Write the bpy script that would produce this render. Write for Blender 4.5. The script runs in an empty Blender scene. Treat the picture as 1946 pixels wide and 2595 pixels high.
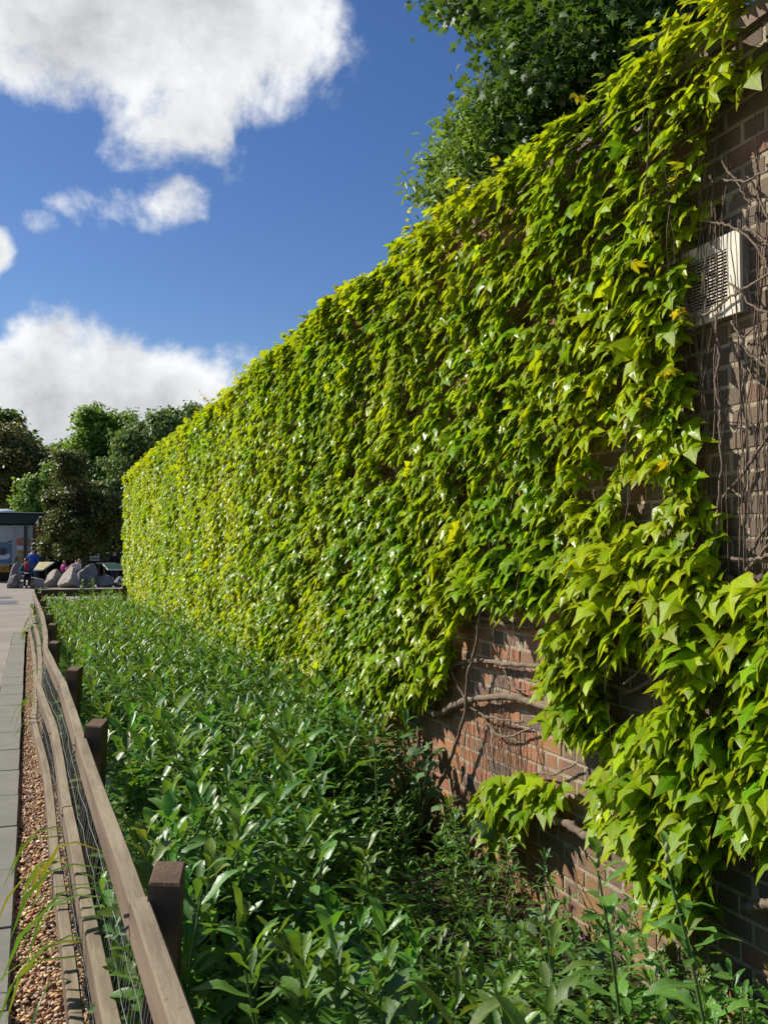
import bpy, bmesh, math, random
import numpy as np
from mathutils import Vector, Matrix
random.seed(7); rng = np.random.default_rng(7)
S = bpy.context.scene; COL = S.collection
R = math.radians

# ------------------------------------------------------------------ camera
PW, PH, FPX = 1946.0, 2595.0, 2380.0
YAW, PITCH, EYE = R(20.46), R(2.42), 1.65
cF = np.array([math.sin(YAW)*math.cos(PITCH), math.cos(YAW)*math.cos(PITCH), math.sin(PITCH)])
cR = np.array([math.cos(YAW), -math.sin(YAW), 0.0]); cU = np.cross(cR, cF)
cam = bpy.data.cameras.new('camera'); camo = bpy.data.objects.new('camera', cam); COL.objects.link(camo)
camo.location = (0, 0, EYE); camo.rotation_euler = (R(90)+PITCH, 0, -YAW)
cam.sensor_fit = 'VERTICAL'; cam.sensor_height = 36.0; cam.lens = 36.0*FPX/PH; cam.clip_end = 2000; cam.clip_start = 0.05
S.camera = camo
def ray(px, py): return cF + (px-PW/2)/FPX*cR - (py-PH/2)/FPX*cU
def atz(px, py, z): d = ray(px, py); return np.array([0, 0, EYE]) + d*((z-EYE)/d[2])
def atx(px, py, X): d = ray(px, py); return np.array([0, 0, EYE]) + d*(X/d[0])
def aty(px, py, Y): d = ray(px, py); return np.array([0, 0, EYE]) + d*(Y/d[1])
def proj(P):
    P = np.atleast_2d(np.asarray(P, float)) - np.array([0, 0, EYE]); z = P@cF; z = np.where(z < .05, .05, z)
    return PW/2+FPX*(P@cR)/z, PH/2-FPX*(P@cU)/z, z

# ------------------------------------------------------------------ light, sky, exposure
SUN = Vector((-1.0, .85, 1.02)).normalized()          # direction towards the sun
sun = bpy.data.lights.new('sun', 'SUN'); suno = bpy.data.objects.new('sun', sun); COL.objects.link(suno)
sun.energy = 5.0; sun.angle = R(0.53); sun.color = (1, .95, .86)
suno.rotation_euler = SUN.to_track_quat('Z', 'Y').to_euler(); suno.location = (-20, 20, 30)
S.view_settings.view_transform = 'Standard'; S.view_settings.look = 'None'; S.view_settings.gamma = 1
S.view_settings.use_curve_mapping = False; S.view_settings.exposure = 0.50
S.render.engine = 'CYCLES'
W = bpy.data.worlds.new('World'); S.world = W; W.use_nodes = True
nt = W.node_tree; nt.nodes.clear()
class NB:
    """small node-building helper"""
    def __init__(s, tree): s.t = tree
    def n(s, typ, **kw):
        nd = s.t.nodes.new(typ)
        for k, v in kw.items():
            if k == 'ins':
                for i, x in v.items():
                    if hasattr(x, 'is_linked') or hasattr(x, 'links'): s.t.links.new(x, nd.inputs[i])
                    elif x is not None: nd.inputs[i].default_value = x
            else: setattr(nd, k, v)
        return nd
    def math(s, op, a, b=None, c=None, clamp=False):
        d = {0: a}
        if b is not None: d[1] = b
        if c is not None: d[2] = c
        return s.n('ShaderNodeMath', operation=op, use_clamp=clamp, ins=d).outputs[0]
    def vec(s, op, a, b=None):
        d = {0: a}
        if b is not None: d[1] = b
        nd = s.n('ShaderNodeVectorMath', operation=op, ins=d)
        return nd.outputs['Value'] if op in ('DOT_PRODUCT', 'LENGTH') else nd.outputs[0]
    def mix(s, f, a, b, mode='MIX'):
        nd = s.n('ShaderNodeMix', data_type='RGBA', blend_type=mode)
        for i, x in ((0, f), (6, a), (7, b)):
            if hasattr(x, 'links'): s.t.links.new(x, nd.inputs[i])
            else: nd.inputs[i].default_value = x if i == 0 else (*x, 1)[:4]
        return nd.outputs[2]
    def rng(s, v, a, b, c=0., d=1., smooth=True):
        return s.n('ShaderNodeMapRange', interpolation_type='SMOOTHSTEP' if smooth else 'LINEAR', ins={0: v, 1: a, 2: b, 3: c, 4: d}).outputs[0]
    def noise(s, v, scale, detail=3, rough=.55, out=0, dist=0.):
        nd = s.n('ShaderNodeTexNoise', ins={'Scale': scale, 'Detail': detail, 'Roughness': rough, 'Distortion': dist})
        if v is not None: s.t.links.new(v, nd.inputs['Vector'])
        return nd.outputs[out]
    def link(s, a, b): s.t.links.new(a, b)
b = NB(nt)
sky = b.n('ShaderNodeTexSky', sky_type='NISHITA', sun_disc=False, sun_elevation=math.asin(SUN.z), sun_rotation=math.atan2(SUN.x, SUN.y),
          air_density=1.0, dust_density=0.35, ozone_density=2.6, altitude=100)
D = b.n('ShaderNodeTexCoord').outputs['Generated']
def unit(px, py): v = ray(px, py); return v/np.linalg.norm(v)
def blob(px, py, ax, ay, rot=0.0, k=1.0):
    """cloud bank centred on a sky direction, with half-widths in degrees"""
    c = unit(px, py); e1 = np.cross(c, (0, 0, 1)); e1 /= np.linalg.norm(e1); e2 = np.cross(e1, c)
    ca, sa = math.cos(R(rot)), math.sin(R(rot)); f1 = ca*e1+sa*e2; f2 = -sa*e1+ca*e2
    dv = b.vec('SUBTRACT', D, tuple(c))
    u = b.math('MULTIPLY', b.vec('DOT_PRODUCT', dv, tuple(f1)), 1/math.sin(R(ax)))
    w = b.math('MULTIPLY', b.vec('DOT_PRODUCT', dv, tuple(f2)), 1/math.sin(R(ay)))
    r2 = b.math('ADD', b.math('MULTIPLY', u, u), b.math('MULTIPLY', w, w))
    return b.math('SUBTRACT', k, b.math('MULTIPLY', b.math('MINIMUM', r2, 3.0), k+.35))
blobs = [blob(330, -40, 12.5, 8.2, -6, .95), blob(440, 260, 5.4, 5.0, 15, .5), blob(445, 500, 2.6, 2.0, 30, .3), blob(235, 515, 3.4, 1.3, 8, -.02), blob(110, 560, 1.6, .8, 0, .05),
         blob(-30, 630, 1.6, 1.9, 0, .8), blob(110, 1110, 16, 7.2, 0, .85), blob(480, 1130, 10, 6.6, 0, .8), blob(120, 880, 3.6, 3.0, 0, .5),
         blob(-1900, 500, 22, 12, 10, .8), blob(-3400, -300, 30, 16, 0, .7), blob(3900, 300, 24, 12, 0, .75)]
m = blobs[0]
for q in blobs[1:]: m = b.math('MAXIMUM', m, q)
n1 = b.noise(D, 9.0, 9, .60, dist=.3); n2 = b.noise(D, 26.0, 6, .6)
fb = b.math('ADD', b.math('MULTIPLY', b.math('SUBTRACT', n1, .5), 2.1), b.math('MULTIPLY', b.math('SUBTRACT', n2, .5), .95))
den = b.math('ADD', m, fb)
dens = b.rng(den, -.24, .48)
Ds = b.vec('ADD', D, (SUN.x*.035, SUN.y*.035, SUN.z*.035))
n1s = b.noise(Ds, 9.0, 9, .60, dist=.3)
rel = b.math('SUBTRACT', n1, n1s)                             # thinner towards the sun: lit side
thick = b.rng(den, .15, 1.1)
lit = b.math('ADD', b.math('MULTIPLY', rel, 2.2), b.math('SUBTRACT', 1.0, b.math('MULTIPLY', thick, .55)))
lit = b.math('ADD', lit, b.math('MULTIPLY', b.math('SUBTRACT', b.noise(D, 11., 6, .62), .5), 1.0))
lit = b.rng(lit, .1, 1.15, 0, 1, False)
ccol = b.mix(lit, (5.0, 5.2, 5.4), (9.6, 9.7, 9.8))
skyc = b.n('ShaderNodeHueSaturation', ins={'Hue': .511, 'Saturation': 1.24, 'Value': 1.04, 'Color': sky.outputs[0]}).outputs[0]
colr = b.mix(dens, skyc, ccol)
bg = b.n('ShaderNodeBackground', ins={'Color': colr, 'Strength': 0.072})
wo = b.n('ShaderNodeOutputWorld'); b.link(bg.outputs[0], wo.inputs[0])

# ------------------------------------------------------------------ materials
def new_mat(name):
    m = bpy.data.materials.new(name); m.use_nodes = True; t = m.node_tree; t.nodes.clear(); nb = NB(t)
    out = nb.n('ShaderNodeOutputMaterial'); return m, nb, out
def pbr(name, col, rough=.7, var=.25, vscale=6., bump=0., bscale=40., spec=.4, col2=None, stretch=(1, 1, 1), metal=0.):
    m, nb, out = new_mat(name)
    co = nb.vec('MULTIPLY', nb.n('ShaderNodeTexCoord').outputs['Object'], tuple(stretch))
    f = nb.noise(co, vscale, 5, .6)
    c2 = col2 or tuple(x*(1-var) for x in col)
    c = nb.mix(nb.rng(f, .3, .7), col, c2)
    c = nb.mix(nb.rng(nb.noise(co, vscale*7, 3), .35, .65, 0, .5), c, tuple(x*(1-var*.8) for x in col))
    p = nb.n('ShaderNodeBsdfPrincipled', ins={'Base Color': c, 'Roughness': rough, 'Specular IOR Level': spec, 'Metallic': metal})
    if bump: nb.link(nb.n('ShaderNodeBump', ins={'Strength': bump, 'Distance': .01, 'Height': nb.noise(co, bscale, 5, .65)}).outputs[0], p.inputs['Normal'])
    nb.link(p.outputs[0], out.inputs[0]); return m
def leaf_mat(name, col, trans, rough=.35, tw=.35, spec=.5, edge=None, vein=0.0):
    """leaf colour = own colour x per-leaf tint; light passes through the blade"""
    m, nb, out = new_mat(name)
    ti = nb.n('ShaderNodeAttribute', attribute_name='tint').outputs['Color']
    oc = nb.n('ShaderNodeObjectInfo').outputs['Color']
    tint = nb.mix(1.0, ti, oc, 'MULTIPLY')
    geo = nb.n('ShaderNodeTexCoord').outputs['Object']
    nz = nb.noise(geo, 45., 3)
    c = nb.mix(nb.rng(nz, .3, .7, 0, .35), col, tuple(x*.62 for x in col))
    c = nb.mix(1.0, c, tint, 'MULTIPLY'); tr = nb.mix(1.0, trans, tint, 'MULTIPLY')
    uv = nb.n('ShaderNodeAttribute', attribute_name='blade').outputs['Vector']   # x = distance from rim, y = along
    sx = nb.n('ShaderNodeSeparateXYZ', ins={0: uv})
    if vein:
        ax = nb.math('ABSOLUTE', sx.outputs[2]); mid = nb.rng(ax, .008, .028, 1., 0.)
        q = nb.math('FRACT', nb.math('MULTIPLY', nb.math('SUBTRACT', sx.outputs[1], nb.math('MULTIPLY', ax, .85)), vein))
        ln = nb.math('MULTIPLY', nb.rng(nb.math('ABSOLUTE', nb.math('SUBTRACT', q, .5)), .03, .10, 1., 0.), .6); vv_ = nb.math('MAXIMUM', mid, ln)
        c = nb.mix(nb.math('MULTIPLY', vv_, .45), c, nb.mix(1.0, c, (1.9, 1.7, 2.2), 'MULTIPLY'))
    if edge:
        e = nb.rng(sx.outputs[0], 0.0, .035, .6, 0.)
        c = nb.mix(e, c, edge); tr = nb.mix(e, tr, edge)
    p = nb.n('ShaderNodeBsdfPrincipled', ins={'Base Color': c, 'Roughness': rough, 'Specular IOR Level': spec})
    bm_ = nb.n('ShaderNodeBump', ins={'Strength': .25, 'Distance': .004, 'Height': nb.noise(geo, 90., 2)})
    nb.link(bm_.outputs[0], p.inputs['Normal'])
    t = nb.n('ShaderNodeBsdfTranslucent', ins={'Color': tr})
    mx = nb.n('ShaderNodeMixShader', ins={0: tw, 1: p.outputs[0], 2: t.outputs[0]})
    nb.link(mx.outputs[0], out.inputs[0]); return m
M = {}
M['ivy'] = leaf_mat('ivy_leaf', (.245, .345, .010), (.55, .64, .018), .33, .37, .20, edge=(.34, .17, .02), vein=4.5)
M['border'] = leaf_mat('border_leaf', (.074, .168, .022), (.20, .38, .03), .42, .25, .42, vein=6.)
M['mallow'] = leaf_mat('mallow_leaf', (.10, .16, .055), (.18, .28, .06), .6, .22, .3)
M['strap'] = leaf_mat('strap_leaf', (.065, .15, .02), (.16, .30, .02), .4, .3, .5)
M['maple'] = leaf_mat('maple_leaf', (0.053, 0.117, 0.022), (0.127, 0.253, 0.019), .5, .26, .22)
M['far_green'] = leaf_mat('far_leaf_green', (0.176, 0.281, 0.053), (0.330, 0.488, 0.056), .5, .3, .4)
M['far_light'] = leaf_mat('far_leaf_light', (0.205, 0.338, 0.051), (0.408, 0.574, 0.051), .5, .3, .4)
M['far_brown'] = leaf_mat('far_leaf_brown', (0.232, 0.166, 0.048), (0.340, 0.243, 0.066), .5, .25, .4)
M['far_birch'] = leaf_mat('far_leaf_birch', (0.172, 0.239, 0.073), (0.275, 0.374, 0.062), .55, .25, .4)
M['thorn'] = leaf_mat('thorn_leaf', (0.114, 0.129, 0.034), (0.190, 0.207, 0.034), .5, .25, .4)
M['bark'] = pbr('bark', (.11, .085, .06), .9, .5, 9, .7, 60, .2, stretch=(1, 1, .3))
M['vine'] = pbr('vine_bark', (.27, .20, .14), .85, .45, 30, .8, 160, .25)
M['vine_dark'] = pbr('tendril_bark', (.20, .145, .10), .85, .5, 25, .3, 160, .2)
M['stem'] = pbr('green_stem', (.10, .19, .05), .5, .3, 20, 0, 40, .4)
M['dry'] = pbr('dry_stalk', (.42, .29, .16), .8, .4, 30, 0, 40, .2)
M['soil'] = pbr('soil', (.055, .040, .028), .95, .5, 9, .8, 35, .2)
def timber_mat():
    m, nb, out = new_mat('fence_timber'); co = nb.vec('MULTIPLY', nb.n('ShaderNodeTexCoord').outputs['Object'], (1, .10, 1)); P = nb.n('ShaderNodeTexCoord').outputs['Object']
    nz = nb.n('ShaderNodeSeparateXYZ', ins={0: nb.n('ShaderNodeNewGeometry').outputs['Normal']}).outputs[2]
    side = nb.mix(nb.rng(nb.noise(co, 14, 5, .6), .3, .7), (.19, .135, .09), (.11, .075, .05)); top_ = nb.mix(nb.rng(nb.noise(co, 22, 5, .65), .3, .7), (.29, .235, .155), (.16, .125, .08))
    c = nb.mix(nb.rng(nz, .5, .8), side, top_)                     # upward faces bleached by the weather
    c = nb.mix(nb.rng(nb.noise(P, 38, 4, .6), .62, .72, 0, .6), c, (.09, .07, .05))
    p = nb.n('ShaderNodeBsdfPrincipled', ins={'Base Color': c, 'Roughness': .85, 'Specular IOR Level': .25})
    nb.link(nb.n('ShaderNodeBump', ins={'Strength': .35, 'Distance': .006, 'Height': nb.noise(co, 150, 5, .7)}).outputs[0], p.inputs['Normal']); nb.link(p.outputs[0], out.inputs[0]); return m
M['timber'] = timber_mat()
M['post'] = pbr('post_timber', (.17, .105, .065), .85, .4, 6, .5, 90, .25, stretch=(1, 1, .15))
M['wire'] = pbr('galvanised_wire', (.55, .57, .58), .38, .2, 60, 0, 40, .5, metal=.8)
M['slab'] = pbr('concrete_slab', (.225, .215, .175), .9, .22, 5, .5, 220, .25)
M['tarmac'] = pbr('tarmac', (.31, .27, .22), .92, .28, 1.1, .6, 190, .2)
M['patch'] = pbr('iron_and_shadow', (.13, .13, .145), .6, .35, 25, .5, 90, .4)  # nail iron; on the path it also colours a shadow strip
M['gravel'] = pbr('gravel_bed', (.17, .10, .055), .95, .5, 22, .8, 90, .2)
M['white'] = pbr('vent_plastic', (.64, .60, .48), .5, .15, 12, .05, 30, .35, col2=(.55, .50, .38))
M['vent_side_shade'] = pbr('shaded_vent_side', (.30, .27, .24), .6, .3, 20, .1, 30, .3)  # darker than the vent frame: shade on the sides put into the colour
M['black'] = pbr('interior_shade', (.012, .011, .010), .9, .2, 5)  # near-black stands for the shade inside the vent and the kiosk
M['coping'] = pbr('coping_brick', (.22, .16, .12), .9, .3, 8, .5, 60)
M['rock_pale'] = pbr('pale_boulder', (.37, .325, .275), .92, .35, 2.6, .9, 9, .25)
M['rock_dark'] = pbr('grey_boulder', (.15, .145, .14), .9, .55, 3.5, 1., 11, .25, col2=(.24, .23, .215))
M['green_fascia'] = pbr('green_fascia', (.012, .035, .034), .5, .2, 3, 0, 40, .4)
M['roof_edge'] = pbr('roof_edge_metal', (.55, .56, .55), .5, .15, 4)
M['dome'] = pbr('dome_plastic', (.55, .66, .64), .3, .1, 3, 0, 40, .5)
M['frame_grey'] = pbr('window_frame', (.40, .41, .43), .5, .15, 5)
M['panel_sky'] = pbr('print_sky', (.42, .45, .50), .35, .12, .9, 0, 40, .5, col2=(.34, .40, .47))
M['panel_blue'] = pbr('print_blue', (.10, .20, .34), .35, .3, 2.0, 0, 40, .5)
M['panel_dark'] = pbr('print_dark', (.02, .024, .035), .35, .2, 3, 0, 40, .5)
M['panel_white'] = pbr('print_white', (.60, .66, .74), .35, .1, 3, 0, 40, .5)
M['panel_green'] = pbr('print_green', (.10, .17, .03), .35, .3, 3, 0, 40, .5)
M['cone'] = pbr('print_cone', (.48, .30, .08), .35, .25, 6, 0, 40, .5)
M['scoop'] = pbr('print_scoop', (.50, .17, .07), .35, .25, 6, 0, 40, .5)
M['poster'] = pbr('print_orange', (.22, .075, .012), .35, .4, 2.2, 0, 40, .5, col2=(.13, .02, .01))
M['yellow'] = pbr('yellow_board', (.52, .36, .03), .5, .12, 4, 0, 40, .4)
M['red'] = pbr('red_letters', (.50, .02, .01), .5, .1, 4)
M['board_cream'] = pbr('map_board', (.66, .58, .27), .4, .12, 7, 0, 40, .5)
M['ink'] = pbr('map_ink', (.10, .09, .06), .5, .3, 30)
M['board_green'] = pbr('green_info_print', (.035, .10, .035), .25, .4, 6, 0, 40, .5, col2=(.06, .09, .12))
M['wood_dark'] = pbr('dark_wood', (.055, .035, .022), .8, .4, 5, .3, 60)
M['wood_pale'] = pbr('pale_wood', (.45, .38, .29), .75, .25, 6, .2, 50)
M['skin'] = pbr('skin', (.55, .33, .24), .5, .1, 20)
M['hair_brown'] = pbr('brown_hair', (.055, .026, .014), .5, .3, 60)
M['hair_fair'] = pbr('fair_hair', (.30, .17, .07), .5, .3, 60)
M['teal'] = pbr('teal_fleece', (.012, .085, .125), .9, .2, 30, .2, 120)
M['navy'] = pbr('dark_trousers', (.010, .011, .016), .85, .2, 30, .2, 120)
M['hood_blue'] = pbr('blue_hoodie', (.018, .075, .36), .85, .2, 20, .2, 120)
M['scarlet'] = pbr('red_scarf', (.55, .015, .045), .85, .2, 30, .2, 120)
M['pink'] = pbr('pink_top', (.60, .04, .26), .8, .15, 30)
M['cream'] = pbr('cream_top', (.62, .58, .52), .8, .15, 30)
M['olive'] = pbr('olive_top', (.06, .065, .018), .85, .2, 20)
M['blackcloth'] = pbr('black_top', (.012, .012, .014), .85, .2, 20)
M['jeans'] = pbr('blue_jeans', (.045, .07, .13), .85, .25, 30)
M['shoe'] = pbr('pale_shoe', (.62, .50, .40), .6, .1, 10)
M['petal'] = pbr('yellow_petal', (.80, .42, .01), .5, .15, 30)
M['bud'] = pbr('flower_bud', (.28, .30, .12), .7, .3, 90)

def brick_mat():
    m, nb, out = new_mat('brick')
    geo = nb.n('ShaderNodeNewGeometry'); P = geo.outputs['Position']
    rnd = nb.math('FRACT', nb.math('ADD', nb.math('MULTIPLY', geo.outputs['Random Per Island'], 7.31), nb.math('MULTIPLY', nb.n('ShaderNodeObjectInfo').outputs['Random'], 3.77)))
    cr = nb.n('ShaderNodeValToRGB', ins={0: rnd}); e = cr.color_ramp
    e.elements[0].position = 0; e.elements[0].color = (.34, .160, .080, 1); e.elements[1].position = 1; e.elements[1].color = (.20, .120, .080, 1)
    for p, c in ((.2, (.40, .185, .085)), (.38, (.31, .150, .082)), (.52, (.38, .150, .085)), (.66, (.25, .150, .098)), (.78, (.145, .105, .088)), (.9, (.36, .165, .08))):
        el = e.elements.new(p); el.color = (*c, 1)
    cr2 = nb.n('ShaderNodeValToRGB', ins={0: rnd}); e = cr2.color_ramp
    e.elements[0].position = 0; e.elements[0].color = (.155, .115, .078, 1); e.elements[1].position = 1; e.elements[1].color = (.10, .082, .066, 1)
    for p, c in ((.3, (.185, .135, .09)), (.5, (.14, .105, .075)), (.62, (.27, .125, .075)), (.70, (.12, .098, .077)), (.85, (.17, .122, .083))):
        el = e.elements.new(p); el.color = (*c, 1)
    sx = nb.n('ShaderNodeSeparateXYZ', ins={0: P})
    # older, sootier brickwork where no creeper grows (towards the vent), fresher orange brick low down
    w = nb.math('ADD', nb.math('SUBTRACT', 4.15, sx.outputs[1]), nb.math('MULTIPLY', nb.math('SUBTRACT', nb.noise(P, 1.3, 3), .5), 1.4))
    w = nb.rng(w, 0., .9)
    c = nb.mix(w, cr.outputs[0], cr2.outputs[0])
    c = nb.mix(nb.rng(nb.noise(P, 26, 5, .65), .4, .75, 0, .55), c, (.13, .095, .075))
    c = nb.mix(nb.rng(nb.noise(P, 75, 4, .7), .58, .75, 0, .5), c, (.42, .37, .29))
    c = nb.mix(nb.math('MULTIPLY', nb.rng(sx.outputs[2], .55, .0), nb.rng(nb.noise(P, 5, 4, .6), .42, .62, 0, .7)), c, (.36, .21, .07))
    p = nb.n('ShaderNodeBsdfPrincipled', ins={'Base Color': c, 'Roughness': .9, 'Specular IOR Level': .2})
    nb.link(nb.n('ShaderNodeBump', ins={'Strength': .7, 'Distance': .006, 'Height': nb.noise(P, 110, 5, .7)}).outputs[0], p.inputs['Normal'])
    nb.link(p.outputs[0], out.inputs[0]); return m
M['brick'] = brick_mat()
M['mortar'] = pbr('mortar', (.48, .41, .29), .95, .4, 9, .8, 130, .15, col2=(.28, .225, .14))
def face_brick_mat():
    m, nb, out = new_mat('far_brickwork')
    P = nb.n('ShaderNodeNewGeometry').outputs['Position']; s = nb.n('ShaderNodeSeparateXYZ', ins={0: P})
    v = nb.n('ShaderNodeCombineXYZ', ins={0: s.outputs[1], 1: s.outputs[2]}).outputs[0]
    bt = nb.n('ShaderNodeTexBrick', ins={'Vector': v, 'Color1': (.30, .12, .065, 1), 'Color2': (.16, .10, .07, 1), 'Mortar': (.38, .32, .22, 1), 'Scale': 1., 'Mortar Size': .005, 'Brick Width': .225, 'Row Height': .075})
    p = nb.n('ShaderNodeBsdfPrincipled', ins={'Base Color': bt.outputs[0], 'Roughness': .9}); nb.link(p.outputs[0], out.inputs[0]); return m
M['face_brick'] = face_brick_mat()

# ------------------------------------------------------------------ object helpers
def tag(o, label=None, cat=None, group=None, kind=None):
    for k, v in (('label', label), ('category', cat), ('group', group), ('kind', kind)):
        if v: o[k] = v
    return o
def empty(name, loc, label, cat, group=None, rz=0.):
    o = bpy.data.objects.new(name, None); COL.objects.link(o); o.location = loc; o.rotation_euler = (0, 0, rz); o.empty_display_size = .2
    return tag(o, label, cat, group)
def link(name, me, mat=None, parent=None, world=True):
    o = bpy.data.objects.new(name, me); COL.objects.link(o)
    if mat is not None and not me.materials: me.materials.append(M[mat])
    if parent is not None:
        o.parent = parent
        if world and parent.parent is None: o.matrix_parent_inverse = Matrix.Translation(parent.location).inverted()
    return o
class MB:
    def __init__(s): s.v = []; s.f = []
    def add(s, vs, fs):
        o = len(s.v); s.v += [tuple(map(float, x)) for x in vs]; s.f += [tuple(i+o for i in q) for q in fs]; return s
    def box(s, a, c, rot=0., org=None):
        (x0, y0, z0), (x1, y1, z1) = a, c
        vs = [(x0, y0, z0), (x1, y0, z0), (x1, y1, z0), (x0, y1, z0), (x0, y0, z1), (x1, y0, z1), (x1, y1, z1), (x0, y1, z1)]
        if rot:
            ox, oy = org or ((x0+x1)/2, (y0+y1)/2); cc, ss = math.cos(rot), math.sin(rot)
            vs = [(ox+(x-ox)*cc-(y-oy)*ss, oy+(x-ox)*ss+(y-oy)*cc, z) for x, y, z in vs]
        return s.add(vs, [(0, 3, 2, 1), (4, 5, 6, 7), (0, 1, 5, 4), (1, 2, 6, 5), (2, 3, 7, 6), (3, 0, 4, 7)])
    def tube(s, pts, rad, n=6, cap=True):
        pts = [Vector(p) for p in pts]; k = len(pts); rad = rad if hasattr(rad, '__len__') else [rad]*k
        vs = []; up = Vector((.31, .17, .93))
        for i, p in enumerate(pts):
            t = (pts[min(i+1, k-1)]-pts[max(i-1, 0)]).normalized(); a = t.cross(up)
            if a.length < 1e-3: a = t.cross(Vector((1, 0, 0)))
            a.normalize(); c = t.cross(a)
            for j in range(n):
                w = 2*math.pi*j/n; vs.append(p+(a*math.cos(w)+c*math.sin(w))*rad[i])
        fs = [(i*n+j, i*n+(j+1) % n, (i+1)*n+(j+1) % n, (i+1)*n+j) for i in range(k-1) for j in range(n)]
        if cap: fs += [tuple(range(n))[::-1], tuple(range((k-1)*n, k*n))]
        return s.add(vs, fs)
    def mesh(s, name, smooth=False):
        me = bpy.data.meshes.new(name); me.from_pydata(s.v, [], s.f); me.update()
        if smooth: me.polygons.foreach_set('use_smooth', [True]*len(me.polygons))
        return me
    def build(s, name, mat, parent=None, smooth=False, world=True): return link(name, s.mesh(name, smooth), mat, parent, world)
def fast_mesh(name, v, tri, tint=None, blade=None, smooth=True):
    v = np.ascontiguousarray(v, np.float32); tri = np.ascontiguousarray(tri, np.int32); me = bpy.data.meshes.new(name)
    me.vertices.add(len(v)); me.vertices.foreach_set('co', v.ravel())
    me.loops.add(tri.size); me.loops.foreach_set('vertex_index', tri.ravel())
    me.polygons.add(len(tri)); me.polygons.foreach_set('loop_start', np.arange(0, tri.size, 3, dtype=np.int32))
    if smooth: me.polygons.foreach_set('use_smooth', np.ones(len(tri), bool))
    at = me.attributes.new('tint', 'FLOAT_COLOR', 'POINT')
    tt = np.ones((len(v), 4), np.float32)
    if tint is not None: tt[:, :3] = tint
    at.data.foreach_set('color', tt.ravel())
    if blade is not None:
        ab = me.attributes.new('blade', 'FLOAT_VECTOR', 'POINT'); bb = np.zeros((len(v), 3), np.float32); bb[:, :blade.shape[1]] = blade
        ab.data.foreach_set('vector', bb.ravel())
    me.update(calc_edges=True); me.validate(); return me
class Tmpl:
    """leaf blade template: rim points + inner points, triangles, rim distance"""
    def __init__(s, rim, inner, tris, shape):
        p = np.array(rim+inner, float); s.n = len(p)
        z = np.array([shape(x, y) for x, y in p]); s.v = np.column_stack([p, z]); s.t = np.array(tris, int)
        d = np.zeros(s.n); d[len(rim):] = .3
        s.blade = np.column_stack([d, p[:, 1], p[:, 0]])
def replicate(tm, Ms, Ls, tint):
    k = len(Ls); v = np.einsum('kij,nj->kni', Ms, tm.v) + Ls[:, None, :]
    t = tm.t[None] + (np.arange(k)*tm.n)[:, None, None]
    return v.reshape(-1, 3), t.reshape(-1, 3), np.repeat(tint, tm.n, 0), np.tile(tm.blade, (k, 1))
def merge(name, packs):
    vs, ts, cs, bs, o = [], [], [], [], 0
    for v, t, c, bl in packs: vs.append(v); ts.append(t+o); cs.append(c); bs.append(bl); o += len(v)
    return fast_mesh(name, np.vstack(vs), np.vstack(ts), np.vstack(cs), np.vstack(bs))
def frames(tip, nrm, scale, wid=None):
    """rotation matrices with columns (across, tip, normal)"""
    t = tip/np.linalg.norm(tip, axis=1, keepdims=True); n = nrm-(nrm*t).sum(1, keepdims=True)*t; n /= np.linalg.norm(n, axis=1, keepdims=True)+1e-9
    a = np.cross(t, n); w = scale if wid is None else wid
    return np.stack([a*w[:, None], t*scale[:, None], n*scale[:, None]], 2)
def leaf_objects(parent, name, tm_mesh, Ms, Ls, tint, mat):
    base = np.array(parent.location)
    for i in range(len(Ls)):
        o = bpy.data.objects.new(name, tm_mesh); COL.objects.link(o); o.parent = parent
        A = np.eye(4); A[:3, :3] = Ms[i]; A[:3, 3] = Ls[i]-base; o.matrix_local = Matrix(A.tolist()); o.color = (*tint[i], 1)
def tmpl_mesh(tm, name, mat):
    me = fast_mesh(name, tm.v, tm.t, None, tm.blade); me.materials.append(M[mat]); return me
def smooth_noise(u, v, cell, seed):
    """value noise on a grid, vectorised"""
    r = np.random.default_rng(seed).random((256, 256)); x = u/cell+100; y = v/cell+100
    i = np.floor(x).astype(int); j = np.floor(y).astype(int); fx = x-i; fy = y-j; fx = fx*fx*(3-2*fx); fy = fy*fy*(3-2*fy)
    g = lambda a, c: r[a % 256, c % 256]
    return (g(i, j)*(1-fx)+g(i+1, j)*fx)*(1-fy)+(g(i, j+1)*(1-fx)+g(i+1, j+1)*fx)*fy
def inside(px, py, poly):
    poly = np.array(poly, float); r = np.zeros(px.shape, bool); n = len(poly); j = n-1
    for i in range(n):
        (xi, yi), (xj, yj) = poly[i], poly[j]
        c = ((yi > py) != (yj > py)) & (px < (xj-xi)*(py-yi)/((yj-yi) if yj != yi else 1e-9)+xi); r ^= c; j = i
    return r
K = PW/1659.0
def P2(*pts): return [(x*K, y*K) for x, y in pts]
exec_parts = True

# ------------------------------------------------------------------ ground, path, kerb
def sheet(name, x0, y0, x1, y1, z, mat, nx=1, ny=1, amp=0., kind='structure'):
    mb = MB(); vs = []
    for j in range(ny+1):
        for i in range(nx+1): vs.append((x0+(x1-x0)*i/nx, y0+(y1-y0)*j/ny, z+amp*(random.random()-.5)*2))
    mb.add(vs, [(j*(nx+1)+i, j*(nx+1)+i+1, (j+1)*(nx+1)+i+1, (j+1)*(nx+1)+i) for j in range(ny) for i in range(nx)])
    o = mb.build(name, mat, smooth=amp > 0); o['kind'] = kind; return o
g = sheet('ground', -600, -300, 600, 1200, -.16, 'soil')
sheet('tarmac_path', -60, -20, -.345, 20.9, 0., 'tarmac')
sheet('plaza_tarmac', -60, 20.904, 60, 90, -.004, 'tarmac')
bed = sheet('planting_bed_soil', .20, -4, 2.27, 22.6, -.03, 'soil', 16, 180, .025)
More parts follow.
